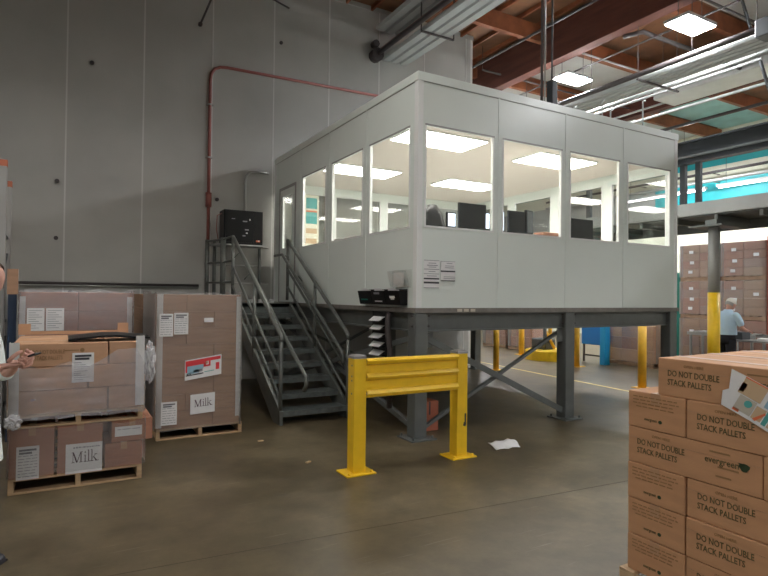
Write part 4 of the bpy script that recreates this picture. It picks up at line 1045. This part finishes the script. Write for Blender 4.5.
# large wrapped pallet below the platform
load(12.10, 13.1, 8.45, 9.75, 0, 1.0, 3, 3, 'low wrapped load behind the yellow bollard', 'card2', None, 'filmc', seed=41)
load(12.4, 13.4, 13.9, 15.0, 0, 1.35, 4, 3, 'distant load by the rear column', 'cardr', [(14.55, .95, .14, .12)], seed=42)
load(12.4, 13.4, 12.7, 13.75, 0, 1.35, 4, 3, 'distant load beside the far bollard', 'cardr', [(13.5, .95, .14, .12)], seed=43)
k = MB(); k.box(13.3, 13.36, 8.46, 9.2, 0, 2.3); k.box(13.27, 13.30, 8.5, 9.15, .1, 2.25, 1); solo(k, 'green_panel', M['green'] and [M['green'], M['green']], 'dark green upright panel just right of the office corner', 'panel')
k = MB(); k.box(8.62, 8.68, 11.2, 11.26, 0, 1.0); k.box(8.62, 8.68, 12.4, 12.46, 0, 1.0); k.box(8.62, 8.68, 11.26, 12.4, .9, 1.0); k.box(8.62, 8.68, 11.26, 12.4, .55, .6); solo(k, 'wall_bumper', M['dpipe'], 'dark low frame along the side of the grey cold room', 'bumper')

# overhead platform line on the right
t = thing('overhead_gantry', 'dark overhead beam gantry with grey lower beam at the upper right', 'gantry', (10.5, 6, 0))
k = MB(); k.box(10.04, 10.10, 2.5, 9.8, 4.17, 4.56); k.box(9.98, 10.14, 2.5, 9.8, 4.15, 4.18); k.box(9.98, 10.14, 2.5, 9.8, 4.54, 4.57); k.box(10.0, 10.04, 2.5, 9.8, 4.26, 4.30, 1); k.build('upper_beam', [M['rackdark'], M['gsteel']], t)
k = MB(); k.box(10.02, 10.10, 2.5, 9.8, 3.18, 3.41); k.build('lower_beam', M['rackgrey'], t)
k = MB(); k.box(10.10, 11.2, 2.5, 9.8, 3.16, 3.20); k.box(11.14, 11.2, 2.5, 9.8, 2.98, 3.2)
for i in range(10): k.box(10.10, 11.14, 2.8+i*.75, 2.86+i*.75, 3.06, 3.16)
k.build('deck', M['gsteel'], t)
for y in (6.42, 6.13, 4.0, 2.7, 8.6):
    k = MB(); w = .05 if y > 6.3 else .045
    k.box(10.03, 10.11, y-w, y+w, 3.41, 4.17); k.build('post', M['rackdark'], t)
cx, cy = 10.04, 5.83
k = MB(); k.tube([(cx, cy, 1.77), (cx, cy, 2.92)], .095, 0, 20); c_ = k.build('column', M['rackgrey'], t)
k = MB(); k.tube([(cx, cy, 0), (cx, cy, 1.77)], .100, 0, 20); k.build('yellow_sleeve', M['yellow'], c_)
k = MB(); k.box(cx-.3, cx+.3, cy-.3, cy+.3, 2.92, 2.95); k.box(cx-.10, cx+.9, cy-.10, cy+.10, 2.95, 3.06); k.build('capital_plate', M['gsteel'], t)
cx, cy = 10.5, 9.5
k = MB(); k.tube([(cx, cy, 0), (cx, cy, 3.1)], .09, 0, 16); k.build('column', M['rackgrey'], t)

# pipes and strips far behind the gantry
for i, (z, m_, r_) in enumerate(((5.0, 'duct', .05), (5.95, 'duct', .06), (6.25, 'dpipe', .05))):
    k = MB(); k.tube([(X1-.6, 2, z), (X1-.6, 20, z)], r_, 0, 8)
    for y in range(3, 20, 3): k.tube([(X1-.6, y, z), (X1-.005, y, z)], .02, 0, 6)
    solo(k, 'far_pipe', M[m_], ['pale pipe along the bottom of the far teal wall band', 'pale pipe along the top of the far teal wall band', 'dark pipe above the far teal wall band'][i], 'pipe')
for i, y in enumerate((6.0, 9.8, 13.6)):
    t = thing('far_strip_light', 'long strip light above the far teal wall, '+['nearest', 'middle', 'furthest'][i], 'light', (X1-1.0, y, 5.55), 'strip lights before the teal wall')
    k = MB(); k.box(X1-1.08, X1-.92, y-1.7, y+1.7, 5.6, 5.68); k.build('housing', M['duct'], t)
    k = MB(); k.tube([(X1-1.0, y-1.65, 5.575), (X1-1.0, y+1.65, 5.575)], .025, 0, 8); k.build('tube', mat('strip_tube', (1, 1, 1), .5, emit=(1, .9, .95), estr=6), t)
    k = MB()
    for yy in (y-1.4, y+1.4): k.tube([(X1-1, yy, 5.68), (X1-1, yy, 7.5)], .008, 0, 4)
    pieces(k, 'hanger', M['dpipe'], t)

# ------------------------------------------------------------------ ceiling trays
def ribbed(x0, x1, y0, y1, z, t, name='ribbed_panel', n=3):
    k = MB(); w = (x1-x0)/n; prof = []
    for i in range(n):
        a = x0+i*w; prof += [(a, z+.05), (a+.12*w, z), (a+.80*w, z), (a+.92*w, z+.05)]
    prof.append((x1, z+.05))
    poly = [(x, y0, zz_) for x, zz_ in prof]+[(x1, y0, z+.08), (x0, y0, z+.08)]
    k.prism(poly, (0, y1-y0, 0)); return k.build(name, M['duct'], t)
t = thing('hanging_panel_tray', 'long ribbed pale metal tray hanging at the upper left with dark pipes', 'tray', (6.4, 6, 6.85))
ribbed(6.05, 6.72, 2.0, 10.86, 6.85, t)
ribbed(5.75, 6.45, 2.0, 10.6, 7.35, t, 'upper_panel', 3)
for x, z, r_ in ((5.90, 6.93, .05), (6.0, 7.05, .04)):
    k = MB(); k.tube([(x, 2.0, z), (x, 10.88, z)], r_, 0, 8); k.build('pipe', M['redpipe'] if r_ < .05 else M['dpipe'], t)
k = MB()
for y in (9.2, 6.6, 4.0):
    k.bar((6.0, y, 6.82), (6.78, y, 6.82), .04, .03)
    k.bar((6.0, y, 6.83), (6.0, y, 7.9), .02, .02); k.bar((6.78, y, 6.83), (6.78, y, 7.9), .02, .02)
pieces(k, 'hanger', M['dpipe'], t)
k = MB(); k.tube([(5.88, 10.7, 6.9), (5.88, 10.9, 6.9)], .14, 0, 10); k.tube([(5.86, 10.75, 7.15), (5.86, 10.9, 7.15)], .08, 0, 8); k.build('wall_flange', M['dpipe'], t)

t = thing('hanging_utility_tray', 'long bright white ribbed tray with pipes hanging below the lights at the upper right', 'tray', (10.4, 8, 6.0))
ribbed(9.95, 10.55, 5.05, 14.0, 6.0, t, n=4)
ribbed(10.0, 10.6, 1.0, 4.75, 6.15, t, n=4)
k = MB(); k.tube([(9.84, 1.0, 6.08), (9.84, 14.0, 6.08)], .055, 0, 10); k.build('dark_pipe', M['dpipe'], t)
k = MB(); k.tube([(10.72, 5.2, 6.02), (10.72, 14, 6.02)], .045, 0, 8); k.build('pale_pipe', M['duct'], t)
k = MB(); k.tube([(10.95, 5.5, 6.02), (10.95, 14, 6.02)], .03, 0, 8); k.build('pale_pipe', M['duct'], t)
k = MB()
for y in (5.0, 7.2, 9.4, 11.6):
    k.bar((9.78, y, 5.97), (11.1, y, 5.97), .04, .03)
    for x in (9.80, 11.05): k.tube([(x, y, 5.97), (x, y, 7.9)], .009, 0, 4)
for y, x in ((6.1, 9.8), (4.4, 9.8), (3.9, 9.8)): k.tube([(x, y, 6.1), (x, y, 7.9)], .009, 0, 4)
pieces(k, 'hanger', M['dpipe'], t)
k = MB(); k.box(9.76, 10.1, 4.8, 5.02, 5.92, 6.22, 0, .02); k.tube([(9.9, 4.9, 6.0), (10.9, 5.1, 6.05)], .06, 0, 8); k.tube([(10.9, 5.3, 5.95), (11.4, 4.2, 6.0)], .05, 0, 8); k.build('drive_unit', M['darkgrey'], t)

# free pipes and struts in the roof space
def ceil_pipe(pts, r_, m_, label, name='roof_pipe', hang=True):
    k = MB(); k.tube(pts, r_, 0, 8)
    if hang:
        for p_ in (pts[0], pts[-1]): k.tube([p_, (p_[0], p_[1], 7.9)], .008, 0, 4)
    solo(k, name, M[m_], label, 'pipe')
ceil_pipe([(11.5, 1.0, 6.6), (11.5, 14, 6.6)], .045, 'duct', 'pale pipe running through the roof space right of the bright tray')
ceil_pipe([(12.2, 1.0, 6.0), (12.2, 15, 6.0)], .035, 'duct', 'lower pale pipe crossing the roof space above the dark gantry')
ceil_pipe([(9.9, 7.6, 7.0), (9.95, 7.2, 6.95), (13.5, 7.2, 6.95)], .05, 'dpipe', 'dark crooked pipe below the pale roof bays near the lit lamp', hang=True)
ceil_pipe([(12.5, 3.2, 7.2), (12.5, 8.5, 7.2)], .04, 'dpipe', 'dark pipe high under the pale roof bays at the upper right')
k = MB(); k.bar((11.4, 6.2, 7.9), (11.2, 5.4, 5.1), .06, .03); solo(k, 'slanted_brace', M['darkgrey'], 'slanted dark strut hanging between the bright tray and the gantry', 'strut')
k = MB(); k.tube([(5.665, 5.60, 4.22), (5.665, 5.60, 7.9)], .013, 1, 8); k.tube([(5.62, 5.61, 4.22), (5.62, 5.61, 7.9)], .018, 0, 8); solo(k, 'roof_conduit', [M['dpipe'], M['conduit']], 'pair of vertical conduits rising from the office roof to the ceiling', 'conduit')
k = MB(); k.box(6.38, 6.49, 6.15, 6.27, 4.22, 4.95, 0, .01); k.tube([(6.43, 6.21, 4.95), (6.43, 6.21, 7.9)], .015, 0, 6); solo(k, 'roof_junction_box', M['rackdark'], 'dark upright box on the office roof behind the conduits', 'box')
for i, (x, y, h) in enumerate(((7.55, 6.2, .62), (7.75, 6.2, .5), (7.95, 5.75, .55), (7.35, 6.6, .6))):
    k = MB(); k.tube([(x, y, 4.22), (x, y, 4.22+h), (x+.06, y, 4.25+h)], .012, 0, 6); solo(k, 'vent_rod', M['duct'], 'thin white rod standing on the office roof, '+['second from the left', 'third from the left', 'nearest the right corner', 'leftmost'][i], 'rod', 'white rods on the office roof')
k = MB()
k.tube([(5.0, 10.3, 4.22), (5.0, 10.3, 5.2), (6.9, 8.6, 5.2), (6.9, 8.6, 4.22)], .025, 0, 8); solo(k, 'sprinkler_branch', M['orange'], 'orange painted pipe loop above the back of the office roof', 'pipe')
for i, (x, z, r_, lb) in enumerate(((8.7, 7.3, .03, 'thin dark pipe left of the big roof beam'), (10.25, 6.9, .02, 'thin dark conduit just right of the big roof beam'), (13.0, 7.3, .045, 'dark sprinkler main far right under the roof'), (14.2, 7.0, .03, 'thin conduit beside the second roof beam'), (16.5, 7.0, .05, 'sprinkler main beyond the second roof beam'))):
    ceil_pipe([(x, 1.0, z), (x, 16.0 if x > WX else 10.6, z)], r_, ['dpipe', 'dpipe', 'redpipe', 'duct', 'dpipe'][i], lb)
for i, (y, z, x0_, x1_) in enumerate(((6.3, 7.35, 7.0, 13.5), (8.9, 7.2, 10.0, 15.0), (11.0, 7.3, 9.0, 16.0), (5.0, 7.3, 10.2, 14.5))):
    ceil_pipe([(x0_, y, z), (x1_, y, z)], .025, ['dpipe', 'duct', 'dpipe', 'redpipe'][i], 'slender cross pipe under the roof, %s row counted from the camera' % ['second', 'third', 'last', 'first'][i])
# gas duct white
k = MB(); k.box(13.4, 14.3, 5.2, 9.4, 6.85, 7.51, 0, .04); solo(k, 'air_duct', M['insul'], 'big pale boxy air duct under the roof at the upper right', 'duct')

# ------------------------------------------------------------------ high bay lights
def skirt_mesh(x, y, z, t):  # unseen skirt added to keep lamp light off the upper wall
    k = MB(); k.box(x-.42, x-.41, y-.24, y+.24, z-.10, z+.01); k.box(x+.41, x+.42, y-.24, y+.24, z-.10, z+.01); k.box(x-.41, x+.41, y-.24, y-.23, z-.10, z+.01); k.box(x-.41, x+.41, y+.23, y+.24, z-.10, z+.01); k.build('cutoff_skirt', M['duct'], t)
def highbay(x, y, z, label, hot=True, skirt=False):
    t = thing('high_bay_light', label, 'ceiling light', (x, y, z), 'high bay lights under the roof')
    k = MB(); k.box(x-.42, x+.42, y-.24, y+.24, z+.01, z+.07, 0, .01); k.build('housing', M['duct'], t)
    k = MB()
    for i in range(4): k.box(x-.40, x+.40, y-.21+i*.11, y-.12+i*.11, z-.01, z+.01, 0)
    k.build('lamp_tubes', M['lamphot'] if hot else M['lamp'], t)
    if skirt:
      skirt_mesh(x, y, z, t)
    k = MB()
    for a in (-.35, .35): k.tube([(x+a, y, z+.07), (x+a, y, 7.9)], .008, 0, 4)
    pieces(k, 'hanger', M['dpipe'], t)
highbay(9.65, 6.04, 6.52, 'bright high bay light above the bright tray at the upper right')
highbay(10.3, 9.3, 6.75, 'glaring high bay light just over the office roof')
others = [(10.4, 13.0), (10.4, 17.0), (14.8, 3.0), (17.4, 7.5), (14.8, 13.0), (14.8, 18.0), (18.5, 6.0), (18.5, 12.0), (10.4, .8)]
for x, y in others: highbay(x, y, 6.6, 'high bay light hanging %.0f metres right of and %.0f metres beyond the camera' % (x, y))
for x, y, w_ in ((-1.2, -4.0, 'behind the camera to the left'), (1.2, 4.2, 'over the open floor by the guard rail'), (-2.6, 5.6, 'over the pallet loads at the left'), (6.2, -2.4, 'in front of the office on the right')): highbay(x, y, 6.6 if y > 0 else 5.6, 'added unseen high bay fill light under the roof '+w_, y < 0, True)  # out-of-view lamps added to brighten wall and office faces and the wrap glare

# ------------------------------------------------------------------ people
def skin_mesh(pts, edges, rad, root=0, sub=2, fn=None):
    """one continuous body grown around a skeleton"""
    me = bpy.data.meshes.new('sk'); me.from_pydata([Vector(p) for p in pts], edges, []); me.update()
    o = bpy.data.objects.new('sk', me); COL.objects.link(o)
    o.modifiers.new('k', 'SKIN')
    if not me.skin_vertices: 
        bpy.context.view_layer.objects.active = o
    sv = me.skin_vertices[0].data
    for i, r in enumerate(rad): sv[i].radius = r if isinstance(r, tuple) else (r, r); sv[i].use_root = (i == root)
    for md_ in o.modifiers: md_.use_smooth_shade = True; md_.branch_smoothing = .6
    s_ = o.modifiers.new('s', 'SUBSURF'); s_.levels = sub; s_.render_levels = sub
    dg = bpy.context.evaluated_depsgraph_get(); dg.update()
    r = bpy.data.meshes.new_from_object(o.evaluated_get(dg)); bpy.data.objects.remove(o)
    for p_ in r.polygons: p_.use_smooth = True
    return r
def chain(*lists):
    """lists of (point, radius); a chain whose first item is an int starts at that earlier vertex"""
    pts, rad, ed = [], [], []
    for l in lists:
        prev = None
        for it in l:
            if isinstance(it, int): prev = it; continue
            pts.append(it[0]); rad.append(it[1]); i = len(pts)-1
            if prev is not None: ed.append((prev, i))
            prev = i
    return pts, ed, rad
def person(C, F, label, pose, mats, name='person'):
    """local frame: x forward, y to the figure's left, z up"""
    C = Vector(C); F = Vector(F).normalized(); L = Vector((-F.y, F.x, 0))
    Mt = Matrix(((F.x, L.x, 0, C.x), (F.y, L.y, 0, C.y), (0, 0, 1, C.z), (0, 0, 0, 1)))
    t = thing(name, label, 'person', tuple(C))
    def part(me_list, nm, m_, parent=t):
        k = MB()
        for q in me_list: k.addmesh(q, Mt)
        return k.build(nm, m_, parent, recalc=False)
    return t, Mt, part
def shoe_mesh(x0, y, l, w):
    k = MB(); rings = []
    for u, hw, zt_ in ((0, .55, .05), (.06, .80, .085), (.25, .85, .10), (.5, .85, .085), (.75, 1.0, .06), (.92, .85, .05), (1.0, .45, .035)):
        hw = hw*w/2; x = x0+u*l
        rings.append([(x, y-hw, .012), (x, y-hw, zt_*.55+.012), (x, y-hw*.6, zt_), (x, y+hw*.6, zt_), (x, y+hw, zt_*.55+.012), (x, y+hw, .012)])
    k.loft(rings)
    for v in k.bm.verts: v.co.z = max(0.012, v.co.z)
    k.box(x0-.005, x0+.30*l, y-w*.42, y+w*.42, 0, .014, 0, .003); k.box(x0+.30*l, x0+l, y-w*.45, y+w*.45, 0, .013, 0, .003)
    bmesh.ops.recalc_face_normals(k.bm, faces=k.bm.faces); me = bpy.data.meshes.new('shoe'); k.bm.to_mesh(me); k.bm.free(); return me
def head_mesh(hc, tilt, s=1.):
    """skull, jaw, nose, brow, lips, ears and eye sockets in one mesh; hc = centre, tilt about the y axis (nodding)"""
    k = MB(); bm2 = bmesh.new(); bmesh.ops.create_uvsphere(bm2, u_segments=32, v_segments=24, radius=1)
    for v in bm2.verts:
        x, y, z = v.co; X_, Y_, Z_ = x*.096, y*.076, z*.118
        if z < 0: X_ *= 1-.12*(-z) if x > 0 else 1-.35*(-z); Y_ *= 1-.34*(-z); 
        if x > 0 and z < -.3: X_ += .012*(-z)
        fx_ = max(0, x)
        X_ += .030*math.exp(-((y*2.6*.9)**2*3)-((z+.18)/.17)**2)*(x > .3)       # nose tip
        X_ += .014*math.exp(-((y*4)**2)-((z-.02)/.20)**2)*(x > .3)          # bridge
        X_ += .006*math.exp(-((z-.26)/.12)**2)*(x > .3)                      # brow
        for sgn in (-1, 1): X_ -= .010*math.exp(-(((y-sgn*.42)/.18)**2)-((z-.06)/.12)**2)*(x > .3)   # eye sockets
        X_ += .007*math.exp(-((y/.30)**2)-((z+.50)/.10)**2)*(x > .3)          # lips
        X_ += .008*math.exp(-((y/.35)**2)-((z+.85)/.16)**2)*(x > 0)           # chin
        v.co = Vector((X_, Y_, Z_))
    me = bpy.data.meshes.new('h'); bm2.to_mesh(me); bm2.free(); k.addmesh(me)
    for sgn in (-1, 1):
        k.ell((-.006, sgn*.076, -.005), (.018, .008, .032), 0, 12)
    R = Matrix.Translation(hc) @ Matrix.Rotation(tilt, 4, 'Y') @ Matrix.Scale(s, 4)
    for v in k.bm.verts: v.co = R@v.co
    for f in k.bm.faces: f.smooth = True
    me = bpy.data.meshes.new('head'); k.bm.to_mesh(me); k.bm.free(); return me, R
def mesh_of(k):
    bmesh.ops.recalc_face_normals(k.bm, faces=k.bm.faces)
    me = bpy.data.meshes.new('m'); k.bm.to_mesh(me); k.bm.free(); return me
def hand(wrist, palm_dir, palm_n, side, curl, s=1., thumb_out=1.):
    """five-fingered hand; palm_dir = wrist to knuckles, palm_n = palm normal (towards what it holds), side = +1 when the thumb lies towards palm_dir x palm_n"""
    w_ = Vector(wrist); d = Vector(palm_dir).normalized(); n = Vector(palm_n); n = (n-d*n.dot(d)).normalized(); a = d.cross(n)*side
    out = []
    P = chain([(w_-d*.03, (.026*s, .019*s)), (w_+d*.02*s, (.030*s, .016*s)), (w_+d*.055*s, (.038*s, .015*s)), (w_+d*.085*s, (.038*s, .013*s))])
    out.append(skin_mesh(*[P[0], P[1], P[2]], root=0, sub=2))
    lens = (.072, .080, .074, .058)
    for i in range(4):
        off = (.030-.0205*i)*s; b0 = w_+d*.070*s+a*off; l = lens[i]*s; c = curl[i]
        pts = [(b0, .0095*s)]; p = w_+d*.092*s+a*off*1.05; ang = c*.45; pts.append((p, .0094*s))
        for q, fr in enumerate((.45, .30, .25)):
            dd = d*math.cos(ang)+n*math.sin(ang); p = p+dd*l*fr; pts.append((p, (.0088-.0009*q)*s)); ang += c*.75
        out.append(skin_mesh(*[chain(pts)[j] for j in (0, 1, 2)], root=0, sub=2))
    b0 = w_+d*.025*s+a*.024*s; p1 = w_+d*.050*s+a*.046*s*thumb_out+n*.012; p2 = p1+(d*.75+a*.25+n*.45).normalized()*.032*s; p3 = p2+(d*.75-a*.15+n*.5).normalized()*.026*s
    out.append(skin_mesh(*[chain([(b0, .012*s), (p1, .0115*s), (p2, .0100*s), (p3, .0085*s)])[j] for j in (0, 1, 2)], root=0, sub=2))
    return out

# --- person in the white coat, left edge, looking down at a phone
DEP, LAT = 3.34, -2.465
Cp = fw*DEP+rr*LAT; Cp.z = 0
t, Mt, part = person(Cp, rr, 'person in a white coat with head bowed over a phone in both hands, left edge', None, None)
hd, HR = head_mesh(Vector((.108, 0, 1.715)), math.radians(46), 1.0)
torso = [((0, 0, .96), (.125, .155)), ((-.005, 0, 1.12), (.105, .135)), ((-.01, 0, 1.30), (.115, .16)), ((-.01, 0, 1.44), (.085, .13)), ((.015, 0, 1.53), (.058, .058)), ((.055, 0, 1.60), (.055, .055)), ((.085, 0, 1.655), (.05, .05))]
def armpts(s_, hx, hz, hy):
    return [3, ((-.01, s_*.19, 1.42), .052), ((.0, s_*.235, 1.28), .048), ((.02, s_*.245, 1.13), .043), ((.13, s_*.19, 1.15), .040), ((.20, s_*.12, 1.185), .036), ((hx, hy, hz), .026)]
def legpts(s_):
    return [0, ((.0, s_*.095, .88), .085), ((.01, s_*.10, .66), .072), ((.015, s_*.10, .48), .056), ((-.01, s_*.10, .30), .052), ((-.03, s_*.10, .10), .038), ((.0, s_*.105, .05), .036), ((.10, s_*.11, .035), .030)]
P = chain(torso, armpts(-1, .265, 1.215, -.055), armpts(1, .265, 1.225, .055), legpts(-1), legpts(1))
bodym = skin_mesh(P[0], P[1], P[2])
hands = hand((.265, -.055, 1.215), (.9, .35, .16), (.1, .6, .55), 1, (.9, .9, 1.0, 1.1), 1.12)+hand((.265, .055, 1.215), (.9, -.45, .2), (.1, -.6, .55), -1, (.8, .9, 1.0, 1.1), 1.12)
part([bodym, hd]+hands, 'body', M['skin'])
def ringz(z, cx, rx, ry, n=20, ph=0, wob=.0):
    return [(cx+rx*math.cos(2*PI*i/n)*(1+wob*math.sin(5*2*PI*i/n+ph)), ry*math.sin(2*PI*i/n)*(1+wob*math.sin(5*2*PI*i/n+ph)), z) for i in range(n)]
k = MB(); k.loft([ringz(z, cx, rx, ry, 28, 1, w_) for z, cx, rx, ry, w_ in ((.64, .0, .190, .235, .04), (.72, 0, .180, .226, .03), (.88, 0, .162, .212, .02), (1.02, 0, .148, .192, .01), (1.15, -.01, .135, .178, .01), (1.30, -.01, .140, .195, 0), (1.40, -.01, .128, .20, 0), (1.475, -.005, .10, .15, 0), (1.515, .0, .075, .085, 0), (1.54, .0, .07, .075, 0))], cap=False)
coat = mesh_of(k)
sl = []
for s_ in (-1, 1):
    Q = chain([((-.01, s_*.12, 1.43), .075), ((-.01, s_*.19, 1.41), .070), ((.0, s_*.238, 1.28), .064), ((.02, s_*.248, 1.12), .060), ((.10, s_*.212, 1.14), .054), ((.135, s_*.18, 1.155), .052)])
    sl.append(skin_mesh(Q[0], Q[1], Q[2]))
part([coat]+sl, 'white_coat', M['coat'])
k = MB(); k.box(.145, .15, -.004, .004, .7, 1.4); 
for z in (.85, 1.0, 1.15, 1.3): k.ell((.142, .03, z), (.006, .008, .008), 0, 8)
part([mesh_of(k)], 'coat_buttons', M['paper'])
k = MB(); 
for s_ in (-1, 1): k.loft([[(cx+rx*math.cos(2*PI*i/14), s_*.10+rx*math.sin(2*PI*i/14), z) for i in range(14)] for z, cx, rx in ((.085, -.025, .062), (.30, -.005, .068), (.50, .012, .074), (.70, .01, .085), (.88, 0, .10))])
part([mesh_of(k)], 'trousers', M['trouser'])
part([shoe_mesh(-.10, -.11, .275, .10)], 'shoe', M['shoe']); part([shoe_mesh(-.10, .11, .275, .10)], 'shoe', M['shoe'])
k = MB(); k.ell((-.012, 0, .022), (.098, .084, .108), 0, 24)
bmesh.ops.delete(k.bm, geom=[v for v in k.bm.verts if v.co.x > .012 or v.co.z < -.055], context='VERTS')
for v in k.bm.verts: v.co = HR@v.co
part([mesh_of(k)], 'hair', M['hair'])
k = MB()
for s_ in (-1, 1): k.ell((.078, s_*.031, .004), (.011, .013, .008), 0, 10)
for v in k.bm.verts: v.co = HR@v.co
part([mesh_of(k)], 'eye', M['paper'])
ph = MB(); ph.box(.350, .435, -.033, .033, 1.268, 1.278, 0, .004, (0, -.38, 0)); ph.box(.354, .431, -.029, .029, 1.278, 1.2788, 1, 0, (0, -.38, 0), (.3925, 0, 1.273))
pm = ph
for v in pm.bm.verts: v.co = Mt@v.co
solo(pm, 'mobile_phone', [M['black'], M['screen']], 'dark phone held in both hands of the person in the white coat', 'phone')

# --- worker in the light blue shirt among the far stacks
v_ = fw*11.0+rr*((726-384)/565.68*11.0); Cw = Vector((v_.x, v_.y, 0))
t, Mt, part = person(Cw, (.97, -.22, 0), 'person in light blue shirt, black trousers and white cap, seen from behind', None, None)
hd, HR = head_mesh(Vector((.10, -.02, 1.55)), math.radians(35), .98)
torso = [((0, 0, .94), (.125, .165)), ((-.0, 0, 1.08), (.115, .155)), ((.02, 0, 1.25), (.12, .18)), ((.03, 0, 1.37), (.085, .14)), ((.05, -.005, 1.44), (.058, .058)), ((.07, -.01, 1.49), (.052, .052)), ((.085, -.015, 1.53), (.05, .05))]
def arm2(s_): return [3, ((.03, s_*.20, 1.35), .055), ((.05, s_*.26, 1.22), .048), ((.08, s_*.285, 1.10), .042), ((.20, s_*.27, 1.06), .036), ((.31, s_*.20, 1.05), .028)]
P = chain(torso, arm2(-1), arm2(1), legpts(-1), legpts(1)); bodym = skin_mesh(P[0], P[1], P[2])
hands = hand((.31, -.20, 1.05), (.95, .2, -.1), (0, .2, -1), -1, (.5, .5, .6, .7))+hand((.31, .20, 1.05), (.95, -.2, -.1), (0, -.2, -1), 1, (.5, .5, .6, .7))
part([bodym, hd]+hands, 'body', M['skin'])
k = MB(); k.loft([ringz(z, cx, rx, ry, 24, 0, w_) for z, cx, rx, ry, w_ in ((.97, .0, .16, .20, .04), (1.02, .0, .158, .205, .03), (1.12, .0, .15, .20, .02), (1.24, .015, .15, .215, .01), (1.33, .025, .135, .222, 0), (1.40, .035, .10, .165, 0), (1.435, .045, .072, .08, 0), (1.46, .055, .066, .07, 0))], cap=False)
sh = mesh_of(k); sl = []
for s_ in (-1, 1):
    Q = chain([((.03, s_*.14, 1.37), .078), ((.03, s_*.205, 1.34), .076), ((.052, s_*.262, 1.22), .068), ((.075, s_*.283, 1.13), .064)]); sl.append(skin_mesh(Q[0], Q[1], Q[2]))
part([sh]+sl, 'blue_shirt', M['shirt'])
k = MB(); k.loft([ringz(z, 0, rx, ry, 20) for z, rx, ry in ((.80, .135, .18), (.90, .145, .188), (1.0, .142, .18))])
for s_ in (-1, 1): k.loft([[(cx+rx*math.cos(2*PI*i/14), s_*.10+rx*math.sin(2*PI*i/14), z) for i in range(14)] for z, cx, rx in ((.085, -.025, .062), (.30, -.005, .07), (.50, .012, .078), (.70, .01, .088), (.88, 0, .10))])
part([mesh_of(k)], 'trousers', M['trouser'])
part([shoe_mesh(-.10, -.11, .275, .10)], 'shoe', M['shoe']); part([shoe_mesh(-.10, .11, .275, .10)], 'shoe', M['shoe'])
k = MB(); k.ell((-.014, 0, .030), (.104, .090, .108), 0, 24)
bmesh.ops.delete(k.bm, geom=[v for v in k.bm.verts if v.co.z < .0+.5*max(0, v.co.x)], context='VERTS')
for v in k.bm.verts: v.co = HR@v.co
part([mesh_of(k)], 'cap', M['cap'])
k = MB(); k.ell((-.012, 0, .010), (.098, .083, .10), 0, 20)
bmesh.ops.delete(k.bm, geom=[v for v in k.bm.verts if v.co.x > .01 or v.co.z < -.05], context='VERTS')
for v in k.bm.verts: v.co = HR@v.co
part([mesh_of(k)], 'hair', M['rackgrey'])
# cart and table behind the worker
fd = Vector((.97, -.22, 0)).normalized()
tc_ = Cw+fd*.72
t = thing('work_cart', 'grey wire cart with papers just in front of the worker in blue', 'cart', (tc_.x, tc_.y, 0))
k = MB()
for i in (-1, 1):
    for j in (-1, 1): k.tube([(tc_.x+i*.25, tc_.y+j*.45, .08), (tc_.x+i*.25, tc_.y+j*.45, 1.0)], .018, 0, 8); k.tube([(tc_.x+i*.25, tc_.y+j*.45-.02, .05), (tc_.x+i*.25, tc_.y+j*.45+.02, .05)], .05, 1, 10)
k.build('frame', [M['conduit'], M['dpipe']], t)
k = MB()
for z in (.3, .82): k.box(tc_.x-.27, tc_.x+.27, tc_.y-.48, tc_.y+.48, z, z+.03)
pieces(k, 'shelf', M['conduit'], t)
k = MB(); k.box(tc_.x-.18, tc_.x+.12, tc_.y-.42, tc_.y-.12, .85, .90, 0, .008, (0, 0, .2)); solo(k, 'paper_bundle', M['paper'], 'white papers lying on the cart right of the worker', 'papers')
k = MB(); k.box(tc_.x-.15, tc_.x+.15, tc_.y+.15, tc_.y+.4, .85, 1.0, 0, .01); solo(k, 'cart_tool_box', M['darkgrey'], 'dark box on the cart in front of the worker', 'box')
# low conveyor left of the column
t = thing('roller_conveyor', 'pale low roller conveyor at the foot of the far stacks left of the column', 'conveyor', (12.55, 7.0, 0))
k = MB(); k.box(12.3, 12.34, 6.3, 7.75, .85, .92); k.box(12.76, 12.8, 6.3, 7.75, .85, .92)
for y in (6.35, 7.65):
    for x in (12.32, 12.78): k.box(x-.02, x+.02, y, y+.04, 0, .85)
k.build('frame', M['conduit'], t)
for i in range(12):
    k = MB(); k.tube([(12.34, 6.40+i*.11, .92), (12.76, 6.40+i*.11, .92)], .025, 0, 8); k.build('roller', M['conduit'], t)

# ------------------------------------------------------------------ world and view
w = bpy.data.worlds.new('World'); SC.world = w; w.use_nodes = True
w.node_tree.nodes['Background'].inputs[0].default_value = (.6, .65, .7, 1); w.node_tree.nodes['Background'].inputs[1].default_value = .3
SC.view_settings.view_transform = 'Standard'; SC.view_settings.look = 'None'; SC.view_settings.gamma = 1; SC.view_settings.use_curve_mapping = False
SC.view_settings.exposure = .92
SC.cycles.max_bounces = 8; SC.cycles.diffuse_bounces = 4; SC.cycles.transparent_max_bounces = 24
SC.cycles.sample_clamp_indirect = 8
